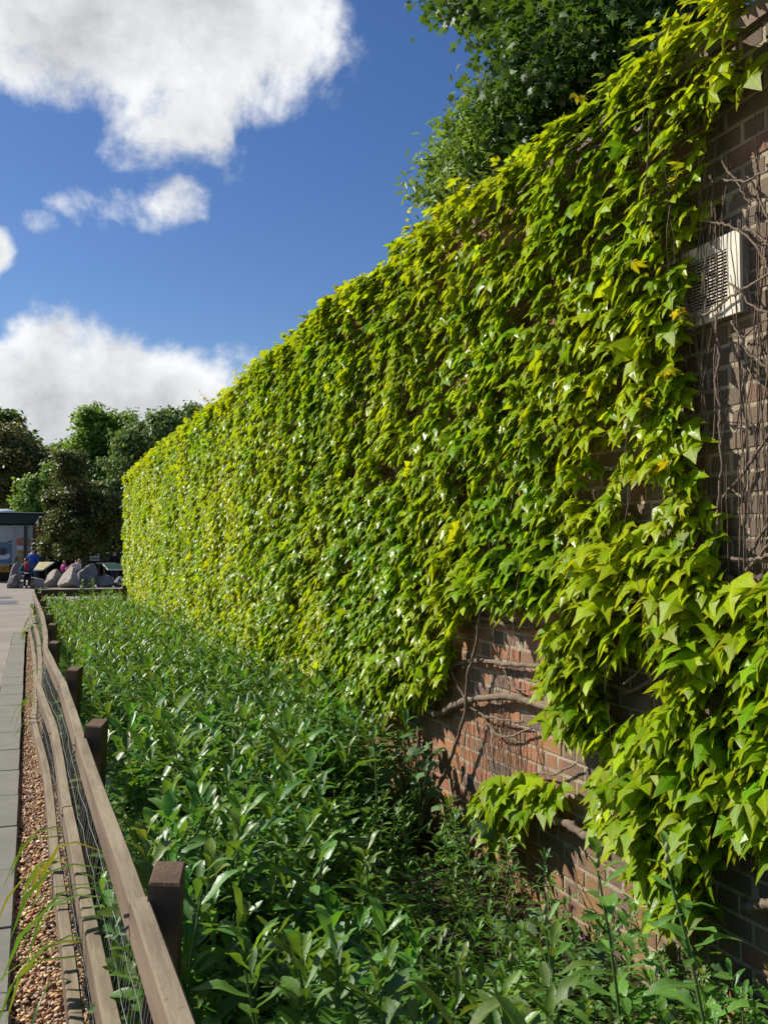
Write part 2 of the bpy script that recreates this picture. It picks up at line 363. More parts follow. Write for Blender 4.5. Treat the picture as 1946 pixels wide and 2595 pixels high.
sheet('gravel_strip', -.075, -4, .24, 20.9, -.045, 'gravel', 6, 160, .008)
edg = tag(empty('kerb_edging', (-.2, 8, 0), None, None), kind='structure')
y = -2.0
while y < 20.7:
    L = .80 + random.uniform(-.03, .03); e = min(y+L, 20.85); jx = random.uniform(-.004, .004); jz = random.uniform(-.004, .003)
    sk = -.0035*(y-3)
    mb = MB(); x0, x1, t = -.34+jx, -.052+jx+sk, .004
    v = [(x0, y+.004, -.1), (x1, y+.004, -.1), (x1, e-.004, -.1), (x0, e-.004, -.1), (x0, y+.004, jz), (x1, y+.004, jz-t), (x1, e-.004, jz-t), (x0, e-.004, jz),
         (x0+.006, y+.010, jz+.006), (x1-.008, y+.010, jz+.006), (x1-.008, e-.010, jz+.006), (x0+.006, e-.010, jz+.006)]
    mb.add(v, [(0, 1, 5, 4), (1, 2, 6, 5), (2, 3, 7, 6), (3, 0, 4, 7), (4, 5, 9, 8), (5, 6, 10, 9), (6, 7, 11, 10), (7, 4, 8, 11), (8, 9, 10, 11)])
    mb.build('paving_slab', 'slab', edg); y = e
for i, (px, py, lab) in enumerate(((4, 1514.5, 'small dark plate in the path, farther of two standing for a drain grate and shadow strip'), (6, 1527, 'wide dark plate in the path, nearer of two standing for a drain grate and shadow strip'))):  # dark plates drawn for a drain grate and a shadow strip on the path
    c = atz(px, py, 0); w, d = (.62, 1.6) if i == 0 else (.85, 2.2)
    e = empty('grate_shadow_patch', (c[0], c[1], 0), lab, 'grate and shadow patch')
    MB().box((c[0]-w, c[1]-d/2, -.02), (c[0]+w*.6, c[1]+d/2, .006)).build('patch_frame', 'tarmac', e)
    MB().box((c[0]-w+.06, c[1]-d/2+.08, -.02), (c[0]+w*.6-.06, c[1]+d/2-.08, .011)).build('patch_plate', 'patch', e)
# loose gravel
n = 26000; gy = 2.0+18.5*rng.random(n)**1.9; gx = -.065+.30*rng.random(n); gs = rng.gamma(4, .0015, n)+.0035
ico = np.array([(0, 0, 1), (.9, 0, .1), (.2, .85, 0), (-.7, .5, .1), (-.7, -.5, -.1), (.3, -.9, 0), (0, 0, -1)], float)
itri = np.array([(0, 1, 2), (0, 2, 3), (0, 3, 4), (0, 4, 5), (0, 5, 1), (6, 2, 1), (6, 3, 2), (6, 4, 3), (6, 5, 4), (6, 1, 5)])
v = ico[None]*(gs[:, None, None]*rng.uniform(.6, 1.5, (n, 1, 3))*np.array([1, 1, .6]))+rng.normal(0, .12, (n, 7, 3))*gs[:, None, None]
an = rng.random(n)*6.28; ca, sa = np.cos(an)[:, None], np.sin(an)[:, None]
v = np.stack([v[..., 0]*ca-v[..., 1]*sa, v[..., 0]*sa+v[..., 1]*ca, v[..., 2]], 2)+np.stack([gx, gy, -.042+gs*.3+rng.random(n)*.012], 1)[:, None]
stone = np.array([(.42, .26, .13), (.50, .34, .19), (.33, .17, .08), (.24, .15, .10), (.56, .44, .30), (.38, .30, .24)])
gc = stone[rng.integers(0, 6, n)]*rng.uniform(.75, 1.6, (n, 1))*np.array([1.0, .93, .85])
me = fast_mesh('gravel', v.reshape(-1, 3), (itri[None]+(np.arange(n)*7)[:, None, None]).reshape(-1, 3), np.repeat(gc, 7, 0), None, False)
mg, nb, out = new_mat('gravel_stone'); p = nb.n('ShaderNodeBsdfPrincipled', ins={'Base Color': nb.n('ShaderNodeAttribute', attribute_name='tint').outputs['Color'], 'Roughness': .75}); nb.link(p.outputs[0], out.inputs[0])
me.materials.append(mg); tag(link('loose_gravel', me), 'tan and brown gravel lying between the paving slabs and the fence', 'gravel', kind='stuff')

# ------------------------------------------------------------------ brick wall
WX, WZ, WY0, WY1 = 2.25, 3.42, 1.2, 24.0
A_ = P2((1640, -30), (1620, 90), (1575, 230), (1500, 300), (1488, 420), (1470, 500), (1448, 600), (1448, 700), (1440, 770), (1440, 850), (1465, 950), (1485, 1050), (1465, 1095), (1505, 1150), (1520, 1225), (1530, 1300), (1659, 1268), (2600, 1268), (2600, -30))
B_ = P2((1330, 1060), (1390, 1060), (1420, 1110), (1385, 1165), (1340, 1170), (1310, 1120))
C_ = P2((955, 1430), (1010, 1325), (1170, 1340), (1185, 1420), (1165, 1530), (1185, 1590), (1262, 1635), (1305, 1645), (1292, 1700), (1252, 1760), (1280, 1805), (1340, 1840), (1400, 1855), (1372, 1900), (1390, 1960), (1440, 2050), (1400, 2500), (900, 2500), (890, 1640), (920, 1560))
D_ = P2((1280, 1500), (1370, 1415), (1450, 1465), (1425, 1535), (1405, 1605), (1340, 1580), (1295, 1620))
E_ = P2((1425, 2040), (1500, 1985), (1520, 1890), (1580, 1870), (1659, 1900), (2600, 1900), (2600, 3200), (1380, 3200))
T_ = P2((985, 1745), (1060, 1700), (1180, 1715), (1172, 1760), (1120, 1800), (1090, 1850), (1055, 1830), (1030, 1790))
LOWX = np.array([200, 255, 330, 470, 560, 680, 790, 900, 945, 1000])*K; LOWY = np.array([1240, 1275, 1345, 1430, 1490, 1535, 1550, 1545, 1510, 1400])*K
def exposed(Y, Z):
    px, py, _ = proj(np.column_stack([np.full(len(Y), 2.12), Y, Z]))
    r = np.zeros(len(Y), bool)
    for q in (A_, B_, C_, D_, E_): r |= inside(px, py, q)
    r |= (px < 1000*K) & (py > np.interp(px, LOWX, LOWY))
    r &= ~inside(px, py, T_); return r
wall = empty('brick_wall', (WX, 12, -.2), 'tall red and grey brick garden wall covered in yellow-green creeper', 'wall')
MB().box((WX+.0035, WY0, -.3), (WX+.33, 9.6, WZ)).build('mortar_core', 'mortar', wall)
MB().box((WX+.004, 9.6, -.3), (WX+.33, WY1, WZ)).build('far_face', 'face_brick', wall)
MB().box((WX-.02, WY0-.01, WZ+.002), (WX+.35, WY1+.01, WZ+.07)).build('coping', 'coping', wall)
def brick_mesh(L, seed):
    rr = random.Random(seed); j = lambda a: rr.uniform(-a, a); h = .0655
    f = [(-.0, 0), (L, 0), (L, h), (0, h)]; c = .005; mb = MB()
    back = [(.03, a+j(.001), z) for a, z in f]; mid = [(c*.8, a+j(.0015), z+j(.0012)) for a, z in f]
    fr = [(j(.0015), a+(c if a == 0 else -c)+j(.002), z+(c if z == 0 else -c)+j(.002)) for a, z in f]
    mb.add(back+mid+fr, [(0, 4, 5, 1), (1, 5, 6, 2), (2, 6, 7, 3), (3, 7, 4, 0), (4, 8, 9, 5), (5, 9, 10, 6), (6, 10, 11, 7), (7, 11, 8, 4), (8, 11, 10, 9)])
    me = mb.mesh('brick'); me.materials.append(M['brick']); return me
BM = {s: [brick_mesh(l, 10*i+s) for i in range(4)] for s, l in ((0, .214), (1, .1015))}
spots = []
for k in range(49):
    z = -.25+.075*k; y = WY0+(.16875 if k % 2 else 0)+.012*math.sin(k*3.1); s = 0
    while y < 9.35:
        spots.append((y, z+random.uniform(-.0015, .0015), s, random.uniform(-.002, .0025))); y += .225 if s == 0 else .1125; s = 1-s
sp = np.array(spots); ctr = np.column_stack([np.full(len(sp), WX), sp[:, 0]+.1, sp[:, 1]+.03])
px, py, dz = proj(ctr); vis = exposed(sp[:, 0]+.1, sp[:, 1]+.03) & (px < PW+60) & (py > -60) & (py < PH) & (sp[:, 0] < 6.2) & (sp[:, 1] > -.12)
order = np.argsort(np.where(vis, dz, 99)); own = set(order[:min(300, vis.sum())].tolist())
mb = MB()
for i, (y, z, s, dx) in enumerate(spots):
    me = BM[s][i % 4]
    if i in own:
        o = link('brick', me, None, wall, False); o.location = (dx, y-12, z+.2)
    else: mb.add([(vv.co.x+WX+dx, vv.co.y+y, vv.co.z+z) for vv in me.vertices], [tuple(p.vertices) for p in me.polygons])
tag(mb.build('brickwork', 'brick', wall), kind='stuff')

# ------------------------------------------------------------------ extractor vent on the wall
v0 = atx(1731, 838, WX-.045); v1 = atx(1872, 578, WX-.045); ya, yb, za, zb = v1[1]+.0, v0[1], v0[2], v1[2]
vent = empty('wall_vent', (WX, (ya+yb)/2, za), 'cream plastic louvred vent set in the brick wall behind thin vines', 'vent')
xo = WX-.045
gy0, gy1, gz0, gz1 = ya+.062, yb-.012, za+.05, zb-.05
mb = MB()
for a, c in (((ya, za), (gy0, zb)), ((gy1, za), (yb, zb)), ((gy0, za), (gy1, gz0)), ((gy0, gz1), (gy1, zb))):
    mb.box((xo, a[0], a[1]), (xo+.012, c[0], c[1]))
mb.build('vent_frame', 'white', vent)
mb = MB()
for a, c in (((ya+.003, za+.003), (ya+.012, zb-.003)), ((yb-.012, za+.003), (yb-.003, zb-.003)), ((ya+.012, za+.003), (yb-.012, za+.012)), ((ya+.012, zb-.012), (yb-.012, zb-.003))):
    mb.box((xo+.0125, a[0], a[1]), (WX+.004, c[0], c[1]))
mb.build('vent_housing', 'vent_side_shade', vent)
MB().box((xo+.038, gy0-.005, gz0-.005), (xo+.042, gy1+.005, gz1+.005)).build('vent_shade_sheet', 'black', vent)  # black sheet paints the shade seen between the louvres
ns = 16
for i in range(ns):
    z = gz0+(gz1-gz0)*(i+.5)/ns; h = (gz1-gz0)/ns*.5
    mb = MB().box((xo+.003, gy0, z-h*.36), (xo+.0058, gy1, z+h*.36))
    mb.build('louvre', 'white', vent)

# ------------------------------------------------------------------ creeper on the wall
def ivy_tmpl(kind, seed):
    rr = random.Random(seed); fold, dr, cx = rr.uniform(.05, .24), rr.uniform(.14, .36), rr.uniform(.08, .36)
    half = [(.0, .02), (.13, -.10), (.30, -.08), (.42, .06), (.50, .28), (.69, .66), (.45, .53), (.28, .49), (.24, .64), (.14, .82), (.0, 1.15)]
    if kind == 0: half = [(.0, .02), (.16, -.08), (.42, .06), (.65, .64), (.28, .49), (.17, .76), (.0, 1.15)]
    half = [(x*(1+rr.uniform(-.06, .06)), y_+rr.uniform(-.02, .02)) for x, y_ in half]
    tip_y = half[-1][1]; vv, tt, dist = [], [], []
    sh = lambda x, y_: -fold*abs(x) - cx*x*x*.7 - dr*max(0, y_-.2)**2 - (.06 if abs(x) > .5 else 0) + .03*math.sin(11*y_+7*x)
    for sd in (1, -1):
        h_ = [(x*sd*(1+rr.uniform(-.05, .05)), y_+rr.uniform(-.02, .02)*(0 < i < len(half)-1)) for i, (x, y_) in enumerate(half)]
        o_ = len(vv); n_ = len(h_); mids = [(0, .30), (0, .62)]
        vv += h_+mids; dist += [0.]*n_+[.3, .3]; dist[o_] = .3
        split = [i for i, (x, y_) in enumerate(half) if y_ > .45 and abs(x) < .5][0]
        for i in range(n_-1):
            t_ = (o_+i, o_+i+1, o_+n_+(1 if i >= split else 0)); tt.append(t_ if sd > 0 else t_[::-1])
        t_ = (o_+split, o_+n_+1, o_+n_); tt.append(t_ if sd > 0 else t_[::-1])
    T = Tmpl(vv, [], tt, sh); T.blade[:, 0] = dist; return T
IV = [ivy_tmpl(1, s) for s in range(5)]; IV0 = [ivy_tmpl(0, s) for s in range(3)]
# candidate leaf roots over the face of the wall
def ivy_face(n, y0, y1, z0, z1):
    Y = y0+(y1-y0)*rng.random(n); Z = z0+(z1-z0)*rng.random(n); return Y, Z
packs = []
Y1, Z1 = ivy_face(20500, 1.9, 9.0, -.1, 3.62); Y2, Z2 = ivy_face(29000, 9.0, 24.1, .0, 3.62)
Y3, Z3 = ivy_face(3400, 1.9, 24.1, 3.36, 3.60)
Y = np.concatenate([Y1, Y2, Y3]); Z = np.concatenate([Z1, Z2, Z3])
bump = smooth_noise(Y, Z, .35, 3)*.6+smooth_noise(Y, Z, .13, 4)*.4; big = smooth_noise(Y, Z, 1.1, 5)
keep = ~exposed(Y, Z-.04); 
# uneven, feathered margin and a few hollows
hole = smooth_noise(Y, Z, .17, 8); keep &= ~((hole > .84) & (Y < 9)); q_ = proj(np.column_stack([np.full(len(Y), 2.1), Y, Z])); keep &= ~((q_[1] > 1180*K) & (q_[0] > 930*K) & (rng.random(len(Y)) < .34)); Y, Z, bump, big = Y[keep], Z[keep], bump[keep], big[keep]
pxs, pys, _ = proj(np.column_stack([np.full(len(Y), 2.1), Y, Z]))
lowr = ((pys > 1180*K) & (pxs > 930*K)).astype(float)
edge_top = np.clip((Z-3.2)/.4, 0, 1)
fr = np.zeros(len(Y))
for rad_, wt in ((.10, .12), (.20, .08), (.32, .05)):
    for k in range(8): fr += (wt/2)*exposed(Y+rad_*math.cos(k*.785), Z+rad_*math.sin(k*.785))
fr = np.clip(fr*1.6, 0, 1)*(Z < 3.3); thin = 1-.72*fr
lay = rng.random(len(Y))**.6
off = .03+((.05+.14*bump)*lay + .05*lowr*bump)*thin + edge_top*.05 + .07*(big-.4).clip(0)*thin
foot = np.clip((.6-Z)/.6, 0, 1)*np.clip((Y-9)/6, 0, 1); off += .16*foot
Xl = WX-off
Z = Z+np.clip((Z-3.2)/.3, 0, 1)*.16*(smooth_noise(Y, Y*0, .55, 17)*.7+smooth_noise(Y, Y*0, .2, 18)*.5-.55)
Xl = np.where(Z > 3.47, WX-.12+.38*rng.random(len(Y)), Xl)
size = (.053+.055*rng.random(len(Y))**1.3)*(1+.50*lowr)*(.92+.16*big)*(1+.28*(rng.random(len(Y)) < .10)*(1-lowr)); size *= np.where(Z > 3.4, .9, 1)
size *= np.where(Y > 9, .90, 1)
outw = (rng.normal(1.05, .38, len(Y)).clip(.0, 1.5)+.4*lowr*rng.random(len(Y)))*(1-.45*fr)+edge_top*.5
tip = np.column_stack([-outw*(1+.25*lowr), rng.normal(-.58, .42, len(Y))*(1+.3*lowr), -.82*np.ones(len(Y))+edge_top*.5+.25*lowr*rng.random(len(Y))])
nrm = np.column_stack([-1+rng.normal(0, .40, len(Y)), rng.normal(.24, .50, len(Y)), 1.08+rng.normal(0, .46, len(Y))+edge_top*.4])
Ms = frames(tip, nrm, size, size*rng.uniform(.88, 1.25, len(Y)))
# pull the leaf back along its petiole so that the blade centre covers the root
Ls = np.column_stack([Xl, Y, Z+.03])
val = rng.normal(1, .16, len(Y)).clip(.6, 1.45)
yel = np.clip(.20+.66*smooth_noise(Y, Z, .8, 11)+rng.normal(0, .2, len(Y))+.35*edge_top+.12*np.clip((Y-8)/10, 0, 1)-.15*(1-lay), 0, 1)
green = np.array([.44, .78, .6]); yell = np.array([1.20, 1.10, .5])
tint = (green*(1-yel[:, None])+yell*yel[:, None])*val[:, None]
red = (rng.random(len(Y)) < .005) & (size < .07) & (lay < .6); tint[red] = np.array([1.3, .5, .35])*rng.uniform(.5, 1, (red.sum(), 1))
ivy = empty('creeper', (WX-.05, 4.9, 0), 'glossy yellow-green three-pointed creeper spreading over the brick wall', 'creeper')
near = Y < 9
px2, py2, dd = proj(Ls); onscreen = near & (px2 > 0) & (px2 < PW) & (py2 > 0) & (py2 < PH)
prio = np.where(onscreen & (lay > .55), size/dd, 0); top = np.argsort(-prio)[:300]; own = np.zeros(len(Y), bool); own[top] = True
which = rng.integers(0, 5, len(Y)); which0 = rng.integers(0, 3, len(Y))
for k in range(5):
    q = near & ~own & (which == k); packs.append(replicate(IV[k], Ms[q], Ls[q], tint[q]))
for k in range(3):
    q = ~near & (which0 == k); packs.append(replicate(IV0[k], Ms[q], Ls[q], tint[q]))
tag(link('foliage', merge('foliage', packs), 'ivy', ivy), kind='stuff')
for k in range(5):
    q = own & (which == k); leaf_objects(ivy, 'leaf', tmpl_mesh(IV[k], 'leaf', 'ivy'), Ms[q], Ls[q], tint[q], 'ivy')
# loose shoots standing off the top and the margin
for i in range(34):
    if i < 26: b0 = Vector((WX-random.uniform(-.1, .15), 2.2+21*random.random()**1.6, 3.5)); d = Vector((random.gauss(-.15, .3), random.gauss(-.2, .5), 1)).normalized()
    else: b0 = Vector((WX-.12, random.uniform(2.6, 3.1), random.uniform(1.6, 3.2))); d = Vector((-.5, random.gauss(-.9, .3), random.gauss(-.1, .4))).normalized()
    L = random.uniform(.10, .30); pts = [b0, b0+d*L*.5, b0+d*L+Vector((random.gauss(0, .03), random.gauss(0, .03), -.03))]
    sh_ = MB().tube(pts, [.0022, .0018, .001], 4, False).build('shoot', 'stem', ivy)
    k = 5; lt = np.array([tuple(pts[0].lerp(pts[2], (j+1)/k)) for j in range(k)]); tp_ = rng.normal(0, .6, (k, 3))+np.array([-.4, -.2, -.3]); sz_ = rng.uniform(.02, .055, k)
    me = merge('shoot_leaves', [replicate(IV0[0], frames(tp_, rng.normal(0, .4, (k, 3))+np.array([-.5, .3, 1]), sz_), lt, np.column_stack([rng.uniform(1.1, 1.6, k), rng.uniform(.75, 1.15, k), np.full(k, .6)]))])
    link('shoot_leaves', me, 'ivy', sh_)
# woody stems: pixel traces taken to the wall face
def wallpts(tr, x, s, ox, oy):
    out = []
    for i, (a, c) in enumerate(tr):
        w = atx(ox+a/s, oy+c/s, x); out.append((x, w[1], w[2]))
    return out
def wiggle(pts, n=5, amp=.006):
    o = []; P_ = [Vector(p) for p in pts]
    for i in range(len(P_)-1):
        p0, p1, p2, p3 = P_[max(i-1, 0)], P_[i], P_[i+1], P_[min(i+2, len(P_)-1)]
        for k in range(n):
            t = k/n; q = .5*((2*p1)+(p2-p0)*t+(2*p0-5*p1+4*p2-p3)*t*t+(3*p1-p0-3*p2+p3)*t**3)
            o.append(q+Vector((random.uniform(-amp, amp)*.6, random.uniform(-amp, amp), random.uniform(-amp, amp))))
    o.append(P_[-1]); return o
def branch(tr, x, s, ox, oy, r0, r1, name='branch', mat='vine', amp=.004):
    p = wiggle(wallpts(tr, x, s, ox, oy), 5, amp); k = len(p)
    rad = [(r0+(r1-r0)*i/(k-1))*random.uniform(.85, 1.2) for i in range(k)]
    mb = MB(); mb.tube(p, rad, 7)
    for i in range(1, k-1):                                    # stubby clinging rootlets
        if r0 > .008 and random.random() < .7:
            d = Vector((random.uniform(-.1, .9), random.uniform(-1, 1), random.uniform(-1, 1))).normalized(); mb.tube([p[i], p[i]+d*rad[i]*random.uniform(1.4, 2.4)], [rad[i]*.35, rad[i]*.15], 4)
    mb.build(name, mat, ivy, True)
s6 = 1659/500.
branch([(180, 930), (250, 970), (370, 1030), (480, 960), (600, 920), (750, 890), (900, 880), (1050, 895), (1180, 940), (1400, 1010)], WX-.05, s6, 1000, 1500, .019, .016)
branch([(300, 760), (370, 690), (480, 625), (600, 585), (750, 580), (900, 600), (1000, 610), (1220, 622), (1400, 600)], WX-.045, s6, 1000, 1500, .013, .011)
branch([(560, 330), (610, 270), (700, 230), (770, 225), (850, 255), (950, 280), (1050, 290), (1180, 305)], WX-.04, s6, 1000, 1500, .012, .010)
branch([(720, 120), (700, 300), (670, 500), (620, 680), (600, 850), (595, 1000), (550, 1170), (480, 1370), (420, 1530), (350, 1659), (300, 1800)], WX-.09, s6, 1000, 1500, .008, .011)
branch([(630, 960), (750, 1040), (850, 1060), (950, 1080), (1080, 1095)], WX-.04, s6, 1000, 1500, .005, .004)
branch([(740, 1040), (830, 1170), (920, 1220), (1020, 1200), (1080, 1170), (1150, 1155)], WX-.035, s6, 1000, 1500, .005, .005)
branch([(680, 1080), (720, 1220), (780, 1420), (830, 1560), (850, 1659)], WX-.03, s6, 1000, 1500, .004, .003)
branch([(470, 650), (520, 760), (570, 860), (600, 930)], WX-.06, s6, 1000, 1500, .006, .005)
branch([(920, 650), (960, 760), (1030, 810), (1100, 830)], WX-.03, s6, 1000, 1500, .005, .004)
branch([(1110, 1600), (1160, 1540), (1230, 1520), (1320, 1540), (1420, 1500), (1520, 1450)], WX-.03, s6, 1000, 1500, .005, .004)
branch([(250, 960), (190, 1080), (205, 1190), (200, 1300)], WX-.06, s6, 1000, 1500, .011, .012)
branch([(340, 1000), (330, 820), (380, 680), (420, 520), (430, 380)], WX-.04, s6, 1000, 1500, .010, .008, mat='vine_dark')
s4 = 1659/596.
branch([(1100, -60), (1160, 50), (1220, 150), (1300, 250), (1400, 330), (1500, 380), (1600, 410), (1800, 430)], WX-.045, s4, 1350, 1350, .006, .012)
branch([(1150, 240), (1230, 255), (1320, 290), (1420, 345), (1500, 380)], WX-.05, s4, 1350, 1350, .011, .013)
branch([(1180, -20), (1220, 100), (1300, 160), (1420, 180), (1560, 190), (1700, 140), (1850, 60)], WX-.04, s4, 1350, 1350, .006, .007)
branch([(1270, 450), (1350, 400), (1450, 330), (1560, 210), (1659, 90), (1800, -60)], WX-.035, s4, 1350, 1350, .007, .006)
branch([(1170, 495), (1260, 480), (1340, 475), (1420, 500)], WX-.06, s4, 1350, 1350, .008, .007)
branch([(760, 440), (830, 420), (900, 390), (990, 355), (1080, 340)], WX-.05, s4, 1350, 1350, .012, .011)
branch([(640, 1130), (720, 1105), (800, 1060), (880, 1015), (960, 950)], WX-.04, s4, 1350, 1350, .011, .011)
branch([(620, 760), (650, 740), (700, 640), (720, 600)], WX-.10, s4, 1350, 1350, .004, .003)
branch([(640, 1060), (760, 960), (830, 850), (880, 600), (915, 430), (900, 300)], WX-.14, s4, 1350, 1350, .004, .003)
s7 = 1659/746.
branch([(380, 430), (430, 405), (490, 405), (545, 425), (600, 465), (660, 500)], WX-.06, s7, 1200, 1900, .020, .017)
branch([(1540, 890), (1620, 875), (1700, 860)], WX-.05, s7, 1200, 1900, .017, .019)
branch([(480, 580), (540, 700), (600, 810), (650, 930), (680, 1010)], WX-.03, s7, 1200, 1900, .003, .003, mat='vine_dark')
s8 = 2.213
for tr, r in (([(720, -20), (750, 60), (810, 120), (850, 210), (890, 265)], .004), ([(690, 110), (760, 125), (850, 130), (930, 95), (987, 70)], .004), ([(900, -10), (930, 80), (925, 170), (950, 260), (987, 350)], .005),
              ([(620, 340), (680, 360), (760, 380), (850, 425), (920, 500), (987, 610)], .0045), ([(850, 385), (920, 430), (987, 475)], .004), ([(560, 900), (640, 880), (760, 790), (840, 740), (930, 690), (1000, 640)], .005),
              ([(760, 700), (845, 770), (890, 830), (987, 870)], .004), ([(780, 920), (820, 990), (860, 1080), (930, 1140), (987, 1180)], .004), ([(770, 1000), (790, 1080), (840, 1160), (900, 1230), (987, 1310)], .005),
              ([(790, 1000), (850, 1000), (920, 950), (987, 900)], .003), ([(700, 1960), (760, 1870), (830, 1790), (890, 1700), (940, 1630), (1000, 1540)], .006), ([(880, 2212), (930, 2140), (1000, 2030)], .006),
              ([(690, 880), (700, 1000), (715, 1130), (690, 1250), (715, 1400), (715, 1560), (725, 1720), (705, 1900), (700, 2050), (690, 2212)], .0055)):
    branch(tr, WX-.03 if tr[0][1] > 930 or tr[0][0] > 845 else WX-.062, s8, 1500, 400, r, r*.8, 'vine_stem')
# fine hanging tendrils
mb = MB()
def strand(y0, z0, y1, z1, x, r, k=9, amp=.010):
    pts = []; dy = 0.
    for i in range(k+1):
        t = i/k; dy += random.uniform(-amp, amp); pts.append((x+random.uniform(-.008, .006), y0+(y1-y0)*t+dy, z0+(z1-z0)*t))
    mb.tube(pts, [r*random.uniform(.7, 1.2) for _ in pts], 4, False)
for i in range(85):                                            # over the bare strip and the vent
    y0 = random.uniform(1.9, 2.95); z0 = random.uniform(1.9, 3.4); L = random.uniform(.4, 1.5); onv = ya-.05 < y0 < yb+.05
    strand(y0, z0, y0+random.gauss(.02, .09), max(.9, z0-L), WX-(.056 if onv else .022), random.uniform(.0011, .0028))
for i in range(11): strand(random.uniform(ya, yb), zb+random.uniform(.05, .5), random.uniform(ya+.05, yb), za-random.uniform(-.1, .5), WX-.060, random.uniform(.0013, .0024), 10, .007)
for i in range(62):                                            # under the bare branches
    tp = random.choice((((750, 890)), (900, 885), (620, 930), (1000, 610), (760, 590), (1080, 1100), (980, 1120), (880, 1060), (700, 1060), (850, 260)))
    w = atx(1000+(tp[0]+random.uniform(-140, 140))/s6, 1500+tp[1]/s6, WX-.03)
    strand(w[1], w[2], w[1]+random.gauss(0, .08), w[2]-random.uniform(.12, .62), WX-.018, random.uniform(.0009, .0022), 8, .012)
for i in range(34):
    w = atx(random.uniform(1290, 1480)*K, random.uniform(1430, 1600)*K, WX-.03); strand(w[1], w[2], w[1]+random.gauss(-.05, .1), w[2]-random.uniform(.1, .5), WX-.02, random.uniform(.001, .002), 7, .014)
for i in range(70):                                             # stray runners over the leaves
    y0 = random.uniform(2.6, 8.5); z0 = random.uniform(1.2, 3.5); strand(y0, z0, y0+random.gauss(0, .08), z0-random.uniform(.2, .7), WX-.24, random.uniform(.0008, .0016), 6, .02)
tag(mb.build('tendrils', 'vine_dark', ivy), kind='stuff')
mb = MB()
for i in range(2600):                                            # short leaf stalks seen in the hollows
    k = int(rng.integers(0, len(Y)));
    if Y[k] > 8: continue
    a = Ls[k]; mb.tube([(WX-.02, a[1]+random.gauss(0, .03), a[2]-random.uniform(.02, .09)), (a[0]+.005, a[1], a[2])], .0016, 3, False)
tag(mb.build('leaf_stalks', 'stem', ivy), kind='stuff')

# ------------------------------------------------------------------ timber fences
FY = np.array([0., 2.44, 4.70, 6.80, 8.98, 11.2, 14.6, 16.8, 19.6, 22.6]); FXv = np.array([.268, .237, .200, .181, .098, .125, .112, .078, .035, -.004])
def fx(y, z): return float(np.interp(y, FY, FXv))-.15*(.78-z)
fence = empty('timber_fence', (.25, 2.4, 0), 'low weathered three-rail timber fence with wire mesh beside the gravel strip', 'fence')
posts_y = [.35, 2.46, 4.68, 6.78, 9.0, 11.2, 12.9, 14.6, 16.8, 19.6, 22.5]
for i, y in enumerate(posts_y):
    x = fx(y, .78)+.052; rz = R(-14+random.uniform(-3, 3)) if i < len(posts_y)-1 else 0; zt = .845+random.uniform(-.012, .012)
    mb = MB(); w, d = .078, .145; c, s_ = math.cos(rz), math.sin(rz)
    q = lambda a, e, z: (x+.042+a*c-e*s_-.10*(.8-z)*.4, y+a*s_+e*c, z)
    lo = [q(a, e, -.2) for a, e in ((-w/2, -d/2), (w/2, -d/2), (w/2, d/2), (-w/2, d/2))]
    hi = [q(a, e, zt-.006+.01*(a > 0)*0+dz_) for (a, e), dz_ in zip(((-w/2, -d/2), (w/2, -d/2), (w/2, d/2), (-w/2, d/2)), (0, -.006, .004, .008))]
    tp = [q(a*.9, e*.93, zt+dz_) for (a, e), dz_ in zip(((-w/2, -d/2), (w/2, -d/2), (w/2, d/2), (-w/2, d/2)), (0, -.006, .004, .008))]
    mb.add(lo+hi+tp, [(0, 1, 5, 4), (1, 2, 6, 5), (2, 3, 7, 6), (3, 0, 4, 7), (4, 5, 9, 8), (5, 6, 10, 9), (6, 7, 11, 10), (7, 4, 8, 11), (8, 9, 10, 11)])
    mb.build('post', 'post', fence)
def rail(y0, y1, ztop, h=.095, t=.047, dz=(0, 0), parent=fence, n=6):
    mb = MB(); vs = []; ph = random.random()*6
    for i in range(n+1):
        u = i/n; y = y0+(y1-y0)*u; zt = ztop+dz[0]+(dz[1]-dz[0])*u+.0015*math.sin(u*5+ph); x = fx(y, zt)+.0015*math.sin(u*7+ph)
        for a, z in ((0, zt-h), (t, zt-h+.002), (t, zt-.005), (t-.005, zt+.001), (.005, zt), (0, zt-.006)): vs.append((x+a, y, z))
    fs = [(i*6+j, i*6+(j+1) % 6, (i+1)*6+(j+1) % 6, (i+1)*6+j) for i in range(n) for j in range(6)]
    fs += [tuple(range(6))[::-1], tuple(range(n*6, n*6+6))]
    mb.add(vs, fs); o = mb.build('rail', 'timber', parent); o.data.flip_normals() if False else None; return o
joints = [.0, 2.44, 4.70, 6.80, 8.98, 11.2, 14.6, 16.8, 19.6, 22.5]
for ztop, h in ((.78, .098), (.455, .095), (.165, .095)):
    off_ = {.78: 0., .455: .03, .165: -.02}[ztop]
    for a, c in zip(joints[:-1], joints[1:]):
        rail(a+(off_ if a > .1 else 0)+.004, c+(off_ if c < 22 else 0)-.004, ztop, h, .047, (random.uniform(-.012, .012), random.uniform(-.012, .012)))
for y in posts_y[1:5]:
    for zz in (.745, .715, .42, .125):
        x = fx(y, zz)-.001; MB().tube([(x-.002, y+random.uniform(-.03, .03), zz+random.uniform(-.01, .01)), (x+.01, y, zz)], [.006, .004], 8).build('nail', 'patch', fence)
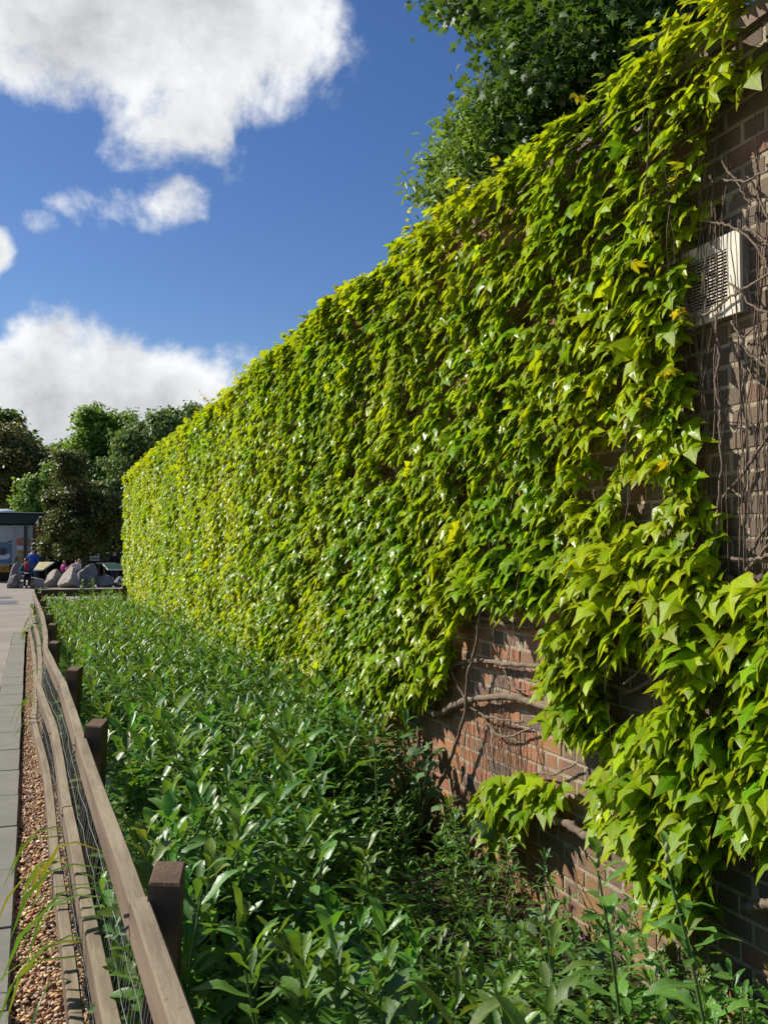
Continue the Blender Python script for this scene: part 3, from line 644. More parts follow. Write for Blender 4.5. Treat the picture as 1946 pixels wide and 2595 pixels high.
# wire netting stapled behind the rails
mb = MB()
for k in range(8):
    z = .05+k*.085; pts = []
    for i in range(0, 90):
        y = .6+i*.2
        pts.append((fx(y, z)+.049+random.uniform(-.004, .006), y, z+.012*math.sin(y*2.3+k)+random.uniform(-.006, .006)))
    mb.tube(pts, .0014 if k % 4 else .002, 3, False)
for i in range(300):
    y = .6+i*.05 if i < 240 else 12.6+(i-240)*.1
    mb.tube([(fx(y, z)+.052+random.uniform(-.003, .004), y+random.uniform(-.008, .008), z) for z in (.02, .2, .36, .52, .68)], .0007, 3, False)
tag(mb.build('wire_mesh', 'wire', fence), kind='stuff')
cross = empty('cross_fence', (1.1, 22.6, 0), 'low dark timber fence with wire mesh closing the far end of the bed', 'fence')
CY = 22.75
for ztop in (.79, .44, .14): MB().box((.06, CY-.06, ztop-.16 if ztop > .7 else ztop-.10), (2.62, CY-.015, ztop)).build('rail', 'post', cross)
for x in (1.08, 2.02): MB().box((x-.045, CY-.012, -.2), (x+.045, CY+.08, .86 if x > 2 else .80)).build('post', 'post', cross)
mb = MB()
for i in range(52): mb.tube([(.1+i*.048, CY-.068, .02), (.1+i*.048, CY-.068, .66)], .0022, 3, False)
for k in range(12): mb.tube([(.08, CY-.07, .05+k*.052), (2.5, CY-.07, .05+k*.052)], .0022, 3, False)
tag(mb.build('wire_mesh', 'wire', cross), kind='stuff')

# ------------------------------------------------------------------ border plants
def oblong(seed, lod):
    rr = random.Random(seed); arch = rr.uniform(.25, .7); fold = rr.uniform(.12, .3)
    if lod: half = [(0, 0), (.05, .25), (.13, .62), (.10, .86), (0, 1)]
    else: half = [(0, 0), (.04, .12), (.055, .28), (.10, .42), (.095, .47), (.135, .57), (.128, .62), (.15, .71), (.13, .77), (.125, .86), (.085, .90), (.06, .96), (0, 1)]
    rim = half+[(-x, y_) for x, y_ in half[-2:0:-1]]; n_ = len(rim); h = len(half)-1
    inner = [(0, .3), (0, .6), (0, .85)] if not lod else [(0, .55)]; ni = len(inner); ys = [p[1] for p in inner]; tris = []
    near_ = lambda y_: n_+min(range(ni), key=lambda i: abs(ys[i]-y_))
    for i in range(n_):
        j = (i+1) % n_; c = near_((rim[i][1]+rim[j][1])/2); tris.append((i, j, c))
    for s_ in (1, -1):                                   # close the gaps between inner points
        for i in range(ni-1):
            m_ = (ys[i]+ys[i+1])/2
            best = [k for k in range(n_) if (rim[k][0]*s_ > 0 or k in (0, h))]
            for k in best:
                ia = near_((rim[k][1]+rim[(k+1) % n_][1])/2); ib = near_((rim[k][1]+rim[k-1][1])/2)
                if {ia, ib} == {n_+i, n_+i+1}: tris.append((k, ia, ib) if ia < ib else (k, ia, ib))
    sh = lambda x, y_: fold*abs(x)*1.3 - arch*y_*y_*.55 + .03*math.sin(y_*9+seed)
    return Tmpl(rim, inner, tris, sh)
OB = [oblong(s, 0) for s in range(4)]; OBL = [oblong(s, 1) for s in range(3)]
OBM = [tmpl_mesh(t, 'leaf', 'border') for t in OB]
def plant_leaves(seed, h, tufted=True, sparse=1.0):
    """frames for one upright leafy shoot of height h, rooted at 0"""
    r = np.random.default_rng(seed); k = int((17+h*18)*sparse); u = np.linspace(.16, 1, k)**.85; a = np.arange(k)*2.4+r.random()*6
    lean = r.normal(0, .10, 2)
    z = h*u; cx, cy = lean[0]*h*u**2, lean[1]*h*u**2
    el = np.where(u > .88, R(62), R(38))+r.normal(0, .22, k)-(1-u)*.55
    L = np.where(u > .9, .055+.03*r.random(k), (.085+.065*r.random(k))*(1.15-.35*u))
    tp = np.column_stack([np.cos(a)*np.cos(el), np.sin(a)*np.cos(el), np.sin(el)])
    nr = np.column_stack([-np.cos(a)*np.sin(el), -np.sin(a)*np.sin(el), np.cos(el)])+r.normal(0, .18, (k, 3))
    v_ = r.normal(1, .18, k).clip(.6, 1.5); t_ = np.column_stack([v_*(1+.25*(u > .9)), v_*(1+.18*(u > .9)), v_])
    top_ = np.array([lean[0]*h, lean[1]*h, h])
    return frames(tp, nr, L, L*r.uniform(.9, 1.25, k)), np.column_stack([cx, cy, z]), t_, top_, lean
def stem_mesh(lean, h, r=.0042):
    mb = MB(); mb.tube([(lean[0]*h*u*u, lean[1]*h*u*u, h*u-.03) for u in (0, .25, .5, .75, 1)], [r*(1.15-.55*u) for u in (0, .25, .5, .75, 1)], 5, False)
    me = mb.mesh('stem', True); me.materials.append(M['stem']); return me
NV = 10; protos = []
for k in range(NV):
    h = .46+.20*(k/NV); Mf, Lf, tf, tp, lean = plant_leaves(100+k, h)
    packs = [replicate(OB[j], Mf[j::4], Lf[j::4], tf[j::4]) for j in range(4)]
    fm = merge('foliage', packs); fm.materials.append(M['border'])
    protos.append((h, Mf, Lf, tf, stem_mesh(lean, h), fm))
lods = []
for k in range(6):
    h = .46+.2*k/6; Mf, Lf, tf, tp, lean = plant_leaves(300+k, h, sparse=.8)
    sv = np.array([(0, 0, 0), (.004, 0, 0), (0, .004, 0)]); sx_ = np.array([(lean[0]*h, lean[1]*h, h)]); st = (np.vstack([sv, sx_]), np.array([(0, 1, 3), (1, 2, 3), (2, 0, 3)]), np.full((4, 3), 1.1), np.zeros((4, 3)))
    lods.append([replicate(OBL[j], Mf[j::3], Lf[j::3], tf[j::3]) for j in range(3)]+[st])
# stations over the bed
px_, py_ = [], []
n = 4100
by = .9+21.6*rng.random(n)**1.25; bx = np.array([fx(y, .5) for y in by])+.17+rng.random(n)*(2.16-np.array([fx(y, .5) for y in by])-.17)
near_wall = (bx > 1.72) & (by > 2.9) & (by < 5.4)
keep = ~(near_wall & (rng.random(n) < .50)); keep &= ~((bx > 1.3) & (by < 5.2) & (by > 2.4) & (rng.random(n) < .42)); keep &= ~(smooth_noise(bx, by, .22, 31) > .80)
keep &= ~((bx < .45) & (by < 12) & (rng.random(n) < .45))
bx, by = bx[keep], by[keep]; n = len(bx)
hs = 1.16*(.62+.58*rng.random(n)**.8)*(1+.30*(smooth_noise(bx, by, .4, 21)-.5)); hs *= np.where((bx > 1.2) & (by < 5.0), .50, np.where((bx > .85) & (by < 3.2), .72, np.where(bx > 1.8, .9, 1.))); hs *= np.where(by > 14, .92, 1)
bxp, byp, bzz = proj(np.column_stack([bx, by, np.full(n, .4)]))
seen = (bxp > 60) & (bxp < PW+60) & (byp > 1300) & (byp < PH+260) & (by > 1.4)
order = np.argsort(np.where(seen, bzz, 99))[:300]; mine = np.zeros(n, bool); mine[order] = True
GP = 'upright leafy plants filling the bed'
for rank, i in enumerate(order):
    k = int(rng.integers(0, NV)); h, Mf, Lf, tf, sm, fm = protos[k]; s_ = float(hs[i]); a = random.random()*6.28
    rootp = bpy.data.objects.new('leafy_plant', None); COL.objects.link(rootp); rootp.location = (bx[i], by[i], -.02); rootp.rotation_euler = (random.gauss(0, .07), random.gauss(0, .07), a); rootp.scale = (s_, s_, s_); rootp.empty_display_size = .1
    tag(rootp, 'upright dark green plant with toothed oblong leaves growing in the fenced bed', 'plant', GP)
    o = bpy.data.objects.new('stem', sm); COL.objects.link(o); o.parent = rootp; pc = np.array([random.uniform(.75, 1.35), random.uniform(.85, 1.2), random.uniform(.7, 1.4)])
    if rank < 62:
        for j in range(len(Lf)):
            A = np.eye(4); A[:3, :3] = Mf[j]; A[:3, 3] = Lf[j]; o = bpy.data.objects.new('leaf', OBM[j % 4]); COL.objects.link(o); o.parent = rootp; o.matrix_local = Matrix(A.tolist()); o.color = (*(tf[j]*pc), 1)
    else:
        o = bpy.data.objects.new('foliage', fm); COL.objects.link(o); o.parent = rootp; o.color = (*pc, 1)
rest = np.where(~mine)[0]; packs = []
for i in rest:
    a = random.random()*6.28; s_ = float(hs[i]); c, s2 = math.cos(a)*s_, math.sin(a)*s_
    Rm = np.array([[c, -s2, random.gauss(0, .06)], [s2, c, random.gauss(0, .06)], [0, 0, s_]])
    tv = np.array([random.uniform(.75, 1.35)*(1+.25*(by[i] > 9)), random.uniform(.85, 1.2)*(1+.15*(by[i] > 9)), random.uniform(.7, 1.3)])
    for (v_, t_, c_, b_) in lods[int(rng.integers(0, 6))]: packs.append((v_@Rm.T+np.array([bx[i], by[i], -.02]), t_, c_*tv, b_))
tag(link('border_planting', merge('border_planting', packs), 'border'), 'dense mass of green leafy stems filling the fenced bed', 'planting', kind='stuff')
# taller budded shoots
TALL = [(960, 1830, 1.55, 'tall budded shoot beside the brick wall where the mallow grows'), (1580, 2190, 1.62, 'tall shoot with round bud in front of the mossy bricks'), (1815, 2190, 1.7, 'tall shoot with round bud under the hanging creeper'),
        (1300, 2420, 1.25, 'budded shoot standing between two taller ones near the bricks'), (640, 1850, 1.05, 'tall shoot rising over the middle of the bed'), (1440, 2330, 1.35, 'broad-leaved budded shoot beside the dry stalks')]
for i, (a_, c_, X, lab) in enumerate(TALL):
    w = atx(a_, c_, X); h = max(.5, w[2]+.02); Mf, Lf, tf, tp, lean = plant_leaves(700+i, h, sparse=.95); sc = 1.15 if X > 1.4 and w[1] < 4 else .85
    e = empty('budded_plant', (w[0], w[1], -.02), lab, 'plant', 'taller shoots with flower buds')
    sm = stem_mesh(lean, h, .006); o = bpy.data.objects.new('stem', sm); COL.objects.link(o); o.parent = e
    for j in range(len(Lf)):
        A = np.eye(4); A[:3, :3] = Mf[j]*sc; A[:3, 3] = Lf[j]; o = bpy.data.objects.new('leaf', OBM[j % 4]); COL.objects.link(o); o.parent = e; o.matrix_local = Matrix(A.tolist()); o.color = (tf[j][0]*1.25, tf[j][1]*1.2, tf[j][2]*1.5, 1)
    mb = MB(); 
    for k in range(2): mb.tube([tuple(tp+(0, 0, -.02+.03*k)), tuple(tp+(.0, .0, -.008+.03*k)), tuple(tp+(0, 0, .006+.03*k))], [.004, .009, .004], 7)
    o = mb.build('bud', 'bud', e, True, False)
# willowy tall weeds at the far end
for i, (a_, c_, X, lab) in enumerate(((208, 1472, .9, 'tall narrow weed standing up past the far cross fence, the left of two'), (236, 1464, 1.15, 'tall narrow weed standing up past the far cross fence, the right of two'),
                                     (470, 1530, 1.75, 'tall thin weed against the creeper halfway along the wall'), (400, 1545, 1.7, 'thin upright weed against the far creeper'))):
    Yw = 21.6 if i < 2 else 12.5; w = aty(a_, c_, Yw); h = w[2]; Mf, Lf, tf, tp, lean = plant_leaves(800+i, h, sparse=1.3)
    e = empty('tall_weed', (w[0], w[1], -.02), lab.replace(', the left of two', ', nearer the path').replace(', the right of two', ', nearer the wall'), 'weed'); sm = stem_mesh(lean*.3, h, .006); o = bpy.data.objects.new('stem', sm); COL.objects.link(o); o.parent = e
    Lf[:, :2] *= .3
    fm = merge('foliage', [replicate(OBL[j], Mf[j::3]*1.1, Lf[j::3], tf[j::3]*np.array([1.3, 1.2, 1])) for j in range(3)]); fm.materials.append(M['border']); o = bpy.data.objects.new('foliage', fm); COL.objects.link(o); o.parent = e
# small yellow flowers
for i in range(22):
    u = random.random(); a_, c_ = 430+random.random()*340+u*60, 1640+random.random()*120+u*40; X = random.uniform(1.55, 1.9); w = atx(a_, c_, X); h = max(.25, w[2])
    e = empty('yellow_flower', (w[0], w[1], -.02), 'small yellow flower on a thin stem near the foot of the wall', 'flower', 'yellow flowers in the bed')
    MB().tube([(0, 0, 0), (.01, .01, h*.5), (0, 0, h)], .003, 4).build('stem', 'stem', e, True, False)
    mb = MB(); tilt = Matrix.Rotation(random.uniform(-.7, .7), 3, 'X') @ Matrix.Rotation(random.uniform(-.7, .7), 3, 'Y')
    for k in range(6):
        q = k*1.047; f = lambda r_, d, z: tuple(tilt@Vector((math.cos(q+d)*r_, math.sin(q+d)*r_, z))+Vector((0, 0, h)))
        mb.add([f(.002, 0, 0), f(.014, -.42, .006), f(.021, 0, .008), f(.014, .42, .006)], [(0, 1, 2, 3)])
    mb.build('petals', 'petal', e, False, False)
# mallow at the foot of the wall
def palmate(seed):
    rr = random.Random(seed); rim = []; k = 15
    for i in range(k):
        t = -math.pi*.5+.35+(2*math.pi-.7)*i/(k-1); r_ = (.50 if i % 3 == 1 else .40)*rr.uniform(.92, 1.08); rim.append((r_*math.cos(t), .38+r_*math.sin(t)))
    rim.append((0, .15)); tris = [(i, (i+1) % 16, 16) for i in range(16)]
    return Tmpl(rim, [(0, .34)], tris, lambda x, y_: -.35*(x*x+(y_-.34)**2)+.05*math.sin(9*x+5*y_))
PAL = [palmate(i) for i in range(3)]; PALM = [tmpl_mesh(t, 'leaf', 'mallow') for t in PAL]
for i, (a_, c_, X, hh, nl, lab) in enumerate(((1040, 1850, 2.0, .62, 26, 'mallow with dull rounded lobed leaves against the bare bricks'), (940, 1840, 1.95, .55, 18, 'mallow with brownish drooping leaves under the creeper edge'), (1150, 1990, 2.05, .40, 12, 'small lobed-leaf mallow at the foot of the bare bricks'),
                                             (1325, 2330, 1.75, .34, 14, 'low plant with crinkled rounded leaves beside the dry stalks'), (1640, 2400, 1.95, .30, 14, 'low rounded-leaf plant under the hanging creeper'))):
    w = atx(a_, c_, X); e = empty('mallow_plant', (w[0], w[1], -.02), lab, 'plant'); mb = MB()
    for k in range(nl):
        p = Vector((random.gauss(0, .10), random.gauss(0, .16), hh*random.uniform(.35, 1.05))); mb.tube([(p.x*.2, p.y*.2, 0), (p.x*.5, p.y*.5, p.z*.6), tuple(p)], .003, 4, False)
        sz = random.uniform(.07, .13); tip_ = np.array([[random.uniform(-1, .2), random.gauss(0, .7), -random.uniform(.1, .8)]]); nr = np.array([[random.gauss(-.4, .3), random.gauss(0, .3), 1.]])
        Mx = frames(tip_, nr, np.array([sz]))[0]; A = np.eye(4); A[:3, :3] = Mx; A[:3, 3] = p
        o = bpy.data.objects.new('leaf', PALM[k % 3]); COL.objects.link(o); o.parent = e; o.matrix_local = Matrix(A.tolist()); br = random.random() < (.45 if i == 1 else .15)
        o.color = (1.6, .8, .7, 1) if br else (*(np.array([.85, 1.05, .95])*random.uniform(.7, 1.25)), 1)
    mb.build('stem', 'stem', e, False, False)
# strap leaves pushing through the fence
def strap(e, pts, w0, mat='strap', col=(1, 1, 1)):
    mb_v, tri = [], []; k = len(pts); P_ = [Vector(p) for p in pts]
    for i, p in enumerate(P_):
        t = (P_[min(i+1, k-1)]-P_[max(i-1, 0)]).normalized(); sd = t.cross(Vector((.2, .3, 1))).normalized(); u = i/(k-1); w_ = w0*(.55+.9*u*(1-u)*2)*(1 if u < .8 else (1-u)/.2*.9+.1)
        nn = sd.cross(t)
        mb_v += [p-sd*w_/2+nn*w_*.18, p, p+sd*w_/2+nn*w_*.18]
        if i: o_ = 3*(i-1); tri += [(o_, o_+1, o_+4), (o_, o_+4, o_+3), (o_+1, o_+2, o_+5), (o_+1, o_+5, o_+4)]
    me = fast_mesh('leaf', np.array([tuple(v) for v in mb_v]), np.array(tri), np.tile(np.array(col), (len(mb_v), 1)), None); me.materials.append(M[mat]); return link('leaf', me, None, e)
for (yc, nl, lab) in ((3.55, 13, 'clump of strap leaves pushing through the fence onto the gravel, broad blades'), (4.5, 6, 'clump of arching narrow leaves poking through the fence rails'), (9.2, 5, 'few leaf blades poking through the fence by a gap in the rail'), (17.5, 9, 'leafy tuft growing through the fence near its far corner')):
    e = empty('strap_leaf_plant', (fx(yc, .2)+.1, yc, -.02), lab, 'plant')
    for k in range(nl):
        y = yc+random.gauss(0, .22 if yc < 10 else .6); z = random.choice((.12, .28, .33, .5, .3)); x = fx(y, z)+.09; L = random.uniform(.12, .30); up = random.uniform(.0, .10); dry_ = random.random() < .15
        pts = [(x+.06, y, z-.05), (x, y, z), (x-.06-L*.2, y-.01, z+up*.6), (x-.06-L*.5, y-random.uniform(-.02, .05), z+up*.4), (x-.06-L*.8, y-random.uniform(-.02, .06), z-.04-L*.1), (x-.06-L, y-random.uniform(0, .08), max(.0, z-.10-L*.4))]
        strap(e, pts, random.uniform(.016, .034), col=(2.0, 1.0, .8) if dry_ else tuple(np.array([.85, .9, .8])*random.uniform(.7, 1.25)))
for yc, xc, lab in ((3.0, .62, 'tuft of long arching grass blades just inside the fence'), (2.5, 1.0, 'tuft of upright broad blades between the leafy plants'), (8.2, .7, 'tuft of stiff pointed blades inside the fence')):
    e = empty('grass_tuft', (xc, yc, -.02), lab, 'grass')
    for k in range(16):
        a = random.random()*6.28; L = random.uniform(.35, .7); d = Vector((math.cos(a), math.sin(a), 0)); lean_ = random.uniform(.1, .55); b0 = Vector((xc, yc, -.02))+d*.03
        strap(e, [tuple(b0+d*(lean_*L*u*u)+Vector((0, 0, L*u*(1-.35*lean_*u)))) for u in (0, .25, .5, .75, 1)], random.uniform(.008, .018), col=tuple(np.array([.6, .8, .6])*random.uniform(.7, 1.2)))
# dry stalks by the wall foot
for (a_, c_, X, lab) in ((1385, 2330, 1.95, 'cluster of cut dry stalks in front of the mossy bricks'), (1240, 2280, 2.05, 'bundle of dry stalks leaning at the foot of the bricks')):
    w = atx(a_, c_, X); e = empty('dry_stalks', (w[0], w[1], -.02), lab, 'stalks')
    for k in range(20):
        x, y = random.gauss(0, .05), random.gauss(0, .16); h = random.uniform(.08, .26)
        MB().tube([(x, y, 0), (x+random.gauss(0, .012), y+random.gauss(0, .012), h*.5), (x+random.gauss(0, .02), y+random.gauss(0, .02), h)], random.uniform(.002, .0042), 5).build('stalk', 'dry', e, False, False)
# fallen dry leaves and litter under the plants
k = 2200; ly = 1.5+8*rng.random(k); lx = .5+1.7*rng.random(k); ls = rng.uniform(.015, .04, k)
Mx = frames(rng.normal(0, 1, (k, 3))*np.array([1, 1, .25]), rng.normal(0, .35, (k, 3))+np.array([0, 0, 1]), ls, ls*1.3); ti_ = np.column_stack([rng.uniform(1.2, 3.2, k), rng.uniform(.5, 1.0, k), rng.uniform(.5, .9, k)])*.8
tag(link('leaf_litter', merge('leaf_litter', [replicate(OBL[0], Mx, np.column_stack([lx, ly, rng.uniform(-.01, .015, k)]), ti_)]), 'mallow'), 'brown dead leaves lying on the soil under the plants', 'leaf litter', kind='stuff')

# ------------------------------------------------------------------ trees
def tri_leaf(w=.6): return Tmpl([(0, 0), (w/2, .45), (0, 1), (-w/2, .45)], [], [(0, 1, 2), (0, 2, 3)], lambda x, y_: .22*abs(x)-.12*y_*y_)
LF = tri_leaf()
def maple_tmpl(seed):
    rr = random.Random(seed); rim = []
    for i, (a, r_) in enumerate(((-75, .32), (-50, .22), (-28, .48), (-2, .26), (22, .62), (52, .30), (90, .74), (128, .30), (158, .62), (182, .26), (208, .48), (230, .22), (255, .32))): rim.append((r_*math.cos(R(a)), .34+r_*math.sin(R(a))))
    rim.append((0, .12)); n_ = len(rim); return Tmpl(rim, [(0, .34)], [(i, (i+1) % n_, n_) for i in range(n_)], lambda x, y_: -.30*(x*x)-.22*max(0, y_-.3)**2+.03*math.sin(8*x+seed))
MAP = [maple_tmpl(i) for i in range(3)]
def crown_points(blobs, r, clump, per):
    """leaf positions gathered in clumps over the shells of ellipsoids"""
    out, nrm, cl = [], [], []
    for (c, rad, k) in blobs:
        nc = max(4, k//per); d = r.normal(0, 1, (nc, 3)); d /= np.linalg.norm(d, axis=1, keepdims=True)
        rr_ = (.40+.78*r.random(nc)**.8); cc = np.array(c)+d*np.array(rad)*rr_[:, None]; cl.append(cc)
        idx = r.integers(0, nc, k); cs = clump*(.55+.9*r.random(nc))
        p = cc[idx]+r.normal(0, 1, (k, 3)).clip(-1.5, 1.5)*cs[idx][:, None]*np.array([1, 1, .62]); out.append(p); nrm.append(d[idx]+r.normal(0, .5, (k, 3)))
    return np.vstack(out), np.vstack(nrm), np.vstack(cl)
def tree(name, label, cat, base, trunk_top, r0, blobs, leaf, size, mat, seed, clump=.5, per=45, tintv=(1, 1, 1), group=None, tmpl=None, nparts=0, droop=0., warm=0.):
    r = np.random.default_rng(seed); rp = random.Random(seed); e = empty(name, base, label, cat, group)
    mb = MB(); b0 = Vector(base); t0 = Vector(trunk_top); pts = []
    for i in range(7):
        u = i/6; pts.append(b0.lerp(t0, u)+Vector((rp.gauss(0, .04), rp.gauss(0, .04), 0))*(i > 0))
    mb.tube(pts, [r0*(1.25 if i == 0 else 1.0)*(1-.5*i/6) for i in range(7)], 9); mb.build('trunk', 'bark', e, True)
    pos, nr, cl = crown_points(blobs, r, clump, per); k = len(pos)
    for (c, rad, kk) in blobs:
        c = Vector(c); s0 = b0.lerp(t0, rp.uniform(.55, 1)); mb = MB(); m_ = s0.lerp(c, .5)+Vector((rp.gauss(0, .15), rp.gauss(0, .15), rp.uniform(.0, .3)))
        mb.tube([s0, m_, c], [r0*.42, r0*.28, r0*.12], 6, False)
        near_c = sorted(cl.tolist(), key=lambda q: (Vector(q)-c).length)[:9]
        for q in near_c:
            q = Vector(q); st = s0.lerp(m_, rp.random()) if rp.random() < .4 else m_.lerp(c, rp.random()); mb.tube([st, st.lerp(q, .5)+Vector((0, 0, rp.uniform(0, .15))), q], [r0*.14, r0*.09, r0*.035], 5, False)
        mb.build('limb', 'bark', e, True)
    tip = r.normal(0, 1, (k, 3))*np.array([1, 1, .5])+np.array([0, 0, -.35-droop]); n_ = nr+np.array([0, 0, .9])
    sz = size*(.7+.6*r.random(k)); v_ = r.normal(1, .18, k).clip(.55, 1.5)
    tn = np.array(tintv)*v_[:, None]*np.column_stack([1+warm*r.random(k), np.ones(k), np.ones(k)])
    Mx = frames(tip, n_, sz); tm = tmpl or [leaf]; w = r.integers(0, len(tm), k); own = np.zeros(k, bool)
    if nparts:
        a_, c_, d_ = proj(pos); on = (a_ > 0) & (a_ < PW) & (c_ > 0) & (c_ < PH); a2, c2, _ = proj(pos-np.array([0, 0, 0])); 
        t_ = (WX-.2)/np.maximum(pos[:, 0], .1); zc = EYE+(pos[:, 2]-EYE)*t_; on &= zc > 3.55      # seen over the wall top
        own[np.argsort(np.where(on, d_, 1e3))[:min(nparts, int(on.sum()))]] = True
        for j in range(len(tm)): q = own & (w == j); leaf_objects(e, 'leaf', tmpl_mesh(tm[j], 'leaf', mat), Mx[q], pos[q], tn[q], mat)
    pk = [replicate(tm[j], Mx[(w == j) & ~own], pos[(w == j) & ~own], tn[(w == j) & ~own]) for j in range(len(tm))]
    tag(link('crown', merge('crown', pk), mat, e), kind='stuff'); return e
def at(px, py, Y): p = aty(px, py, Y); return (float(p[0]), float(p[1]), float(p[2]))
# behind the wall
def behind(px, py, X): p = atx(px, py, X); return (float(p[0]), float(p[1]), float(p[2]))
X0 = 4.2
bl = [(behind(1560, 20, 4.6), (1.0, 1.1, 1.0), 4200), (behind(1455, 130, 4.3), (.70, .8, .72), 3400), (behind(1330, -90, 4.4), (.8, 1.0, .7), 2600), (behind(1210, -25, 4.4), (.55, .6, .30), 1400), (behind(1400, 290, 4.2), (.38, .45, .5), 1700), (behind(1750, 20, 4.6), (.9, 1, 1.1), 2200), (behind(1500, -420, 4.8), (1.3, 1.4, 1.2), 2400)]
tree('maple_tree', 'dark green maple with lobed leaves rising behind the wall', 'tree', (4.9, 6.2, -.16), (4.7, 6.3, 4.0), .16, bl, None, .088, 'maple', 41, .17, 34, tmpl=MAP, nparts=300, warm=.25)
bl = [(behind(1240, 320, 3.9), (.26, .40, .36), 1100), (behind(1175, 400, 3.9), (.32, .4, .40), 1400), (behind(1125, 480, 3.9), (.25, .45, .3), 1000), (behind(1250, 420, 3.9), (.45, .6, .55), 1200)]
tree('bay_shrub', 'lighter green small-leaved shrub poking above the wall next to the maple', 'shrub', (3.9, 9.3, -.16), (3.9, 9.3, 3.2), .07, bl, Tmpl([(0, 0), (.16, .35), (.13, .7), (0, 1), (-.13, .7), (-.16, .35)], [], [(0, 1, 2), (0, 2, 3), (0, 3, 4), (0, 4, 5)], lambda x, y_: .4*abs(x)-.15*y_*y_), .10, 'far_light', 43, .10, 16, tintv=(.75, .75, .8))
GT = 'trees beyond the plaza'
def far(name, label, base_px, Y, blobs, mat, seed, size, clump, tv=(1, 1, 1), r0=.25, droop=0., warm=0., per=60):
    b_ = at(*base_px, Y); b_ = (b_[0], Y, -.05); bb = []
    mpp = Y*.937/FPX*1.0
    for (a_, c_, rx, rz, k) in blobs:
        c = at(a_, c_, Y+random.uniform(-1, 1)*1.2); bb.append((c, (rx*mpp*.72, rx*mpp*.65, rz*mpp*.72), k//3))
        for q in range(6):
            an_ = random.random()*6.28; el_ = random.uniform(-.7, 1.3); f_ = random.uniform(.5, .95); g_ = random.uniform(.22, .48)
            bb.append(((c[0]+math.cos(an_)*math.cos(el_)*rx*mpp*f_, c[1]+math.sin(an_)*math.cos(el_)*rx*mpp*f_*.8, c[2]+math.sin(el_)*rz*mpp*f_), (rx*mpp*g_*1.2, rx*mpp*g_, rz*mpp*g_), k//8))
    tt = at(base_px[0], blobs[0][1]+10, Y)
    return tree(name, label, 'tree', b_, (b_[0]+.2, Y, max(2.5, tt[2]*.75)), r0, bb, LF, size, mat, seed, clump, per, tv, GT, droop=droop, warm=warm)
far('evergreen_tree', 'dark ragged-topped tree behind the brownish tree', (5, 1450), 84, [(5, 1085, 40, 45, 3500), (-40, 1200, 90, 120, 4500), (40, 1130, 30, 40, 1800)], 'far_green', 51, .45, .55, (.55, .6, .7))
far('copper_tree', 'round tree with brownish olive leaves behind the kiosk', (25, 1450), 76, [(25, 1160, 75, 75, 6000), (-60, 1200, 90, 120, 5000), (80, 1230, 45, 80, 3500), (20, 1260, 90, 90, 4500)], 'far_brown', 52, .36, .5, (.75, 1.0, .9))
far('ash_tree', 'tall light green tree with a lumpy crown behind the thorn tree', (255, 1450), 80, [(255, 1110, 50, 75, 5000), (335, 1120, 65, 85, 5500), (190, 1190, 70, 70, 4500), (140, 1240, 60, 90, 3500), (290, 1250, 110, 110, 6500)], 'far_light', 53, .40, .5, (.82, .85, .9))
far('lime_tree', 'broad mid-green tree in the back row between the brownish tree and the light green one', (120, 1450), 88, [(120, 1200, 80, 70, 5000), (60, 1240, 70, 80, 3500), (200, 1180, 60, 70, 3500), (150, 1290, 120, 80, 4500)], 'far_green', 57, .42, .5, (.9, .85, .8))
far('birch_tree', 'drooping olive green birch beside the end of the creeper wall', (430, 1450), 66, [(440, 1085, 70, 70, 6500), (340, 1110, 55, 60, 4200), (500, 1120, 60, 80, 4200), (330, 1220, 80, 110, 6500), (430, 1260, 120, 120, 5000)], 'far_birch', 54, .30, .36, (.9, .95, .9), droop=.9)
far('young_tree', 'small bright green tree leaning over the kiosk roof', (118, 1450), 62, [(100, 1245, 45, 45, 3600), (80, 1275, 30, 22, 1600), (150, 1215, 40, 50, 2200)], 'far_light', 55, .26, .30, (.72, .75, .75), r0=.14)
far('thorn_tree', 'dark brownish thorn tree standing in front of the kiosk corner', (212, 1440), 53, [(180, 1190, 55, 45, 5200), (200, 1260, 80, 60, 6500), (165, 1330, 60, 45, 5200), (245, 1340, 75, 75, 6000), (150, 1385, 32, 28, 2400), (190, 1390, 50, 25, 2600), (285, 1290, 50, 70, 3500)], 'thorn', 56, .20, .24, (.72, .95, .8), r0=.2, warm=.5)
for i, (a_, Y_, rx, rz, lab) in enumerate(((330, 60, 75, 70, 'dark rounded shrub at the back of the plaza beside the wall end'), (240, 66, 90, 80, 'dark dense shrub behind the thorn tree'), (60, 92, 110, 90, 'dark dense shrub behind the kiosk roof'))):
    c = at(a_, 1370, Y_); mpp = Y_*.937/FPX
    tree('dark_shrub', lab, 'shrub', (c[0], Y_, -.05), (c[0], Y_, 1.4), .15, [((c[0], Y_, c[2]), (rx*mpp, 1.6, rz*mpp), 6500)], LF, .26, 'thorn', 60+i, .3, 60, (.6, .75, .7))

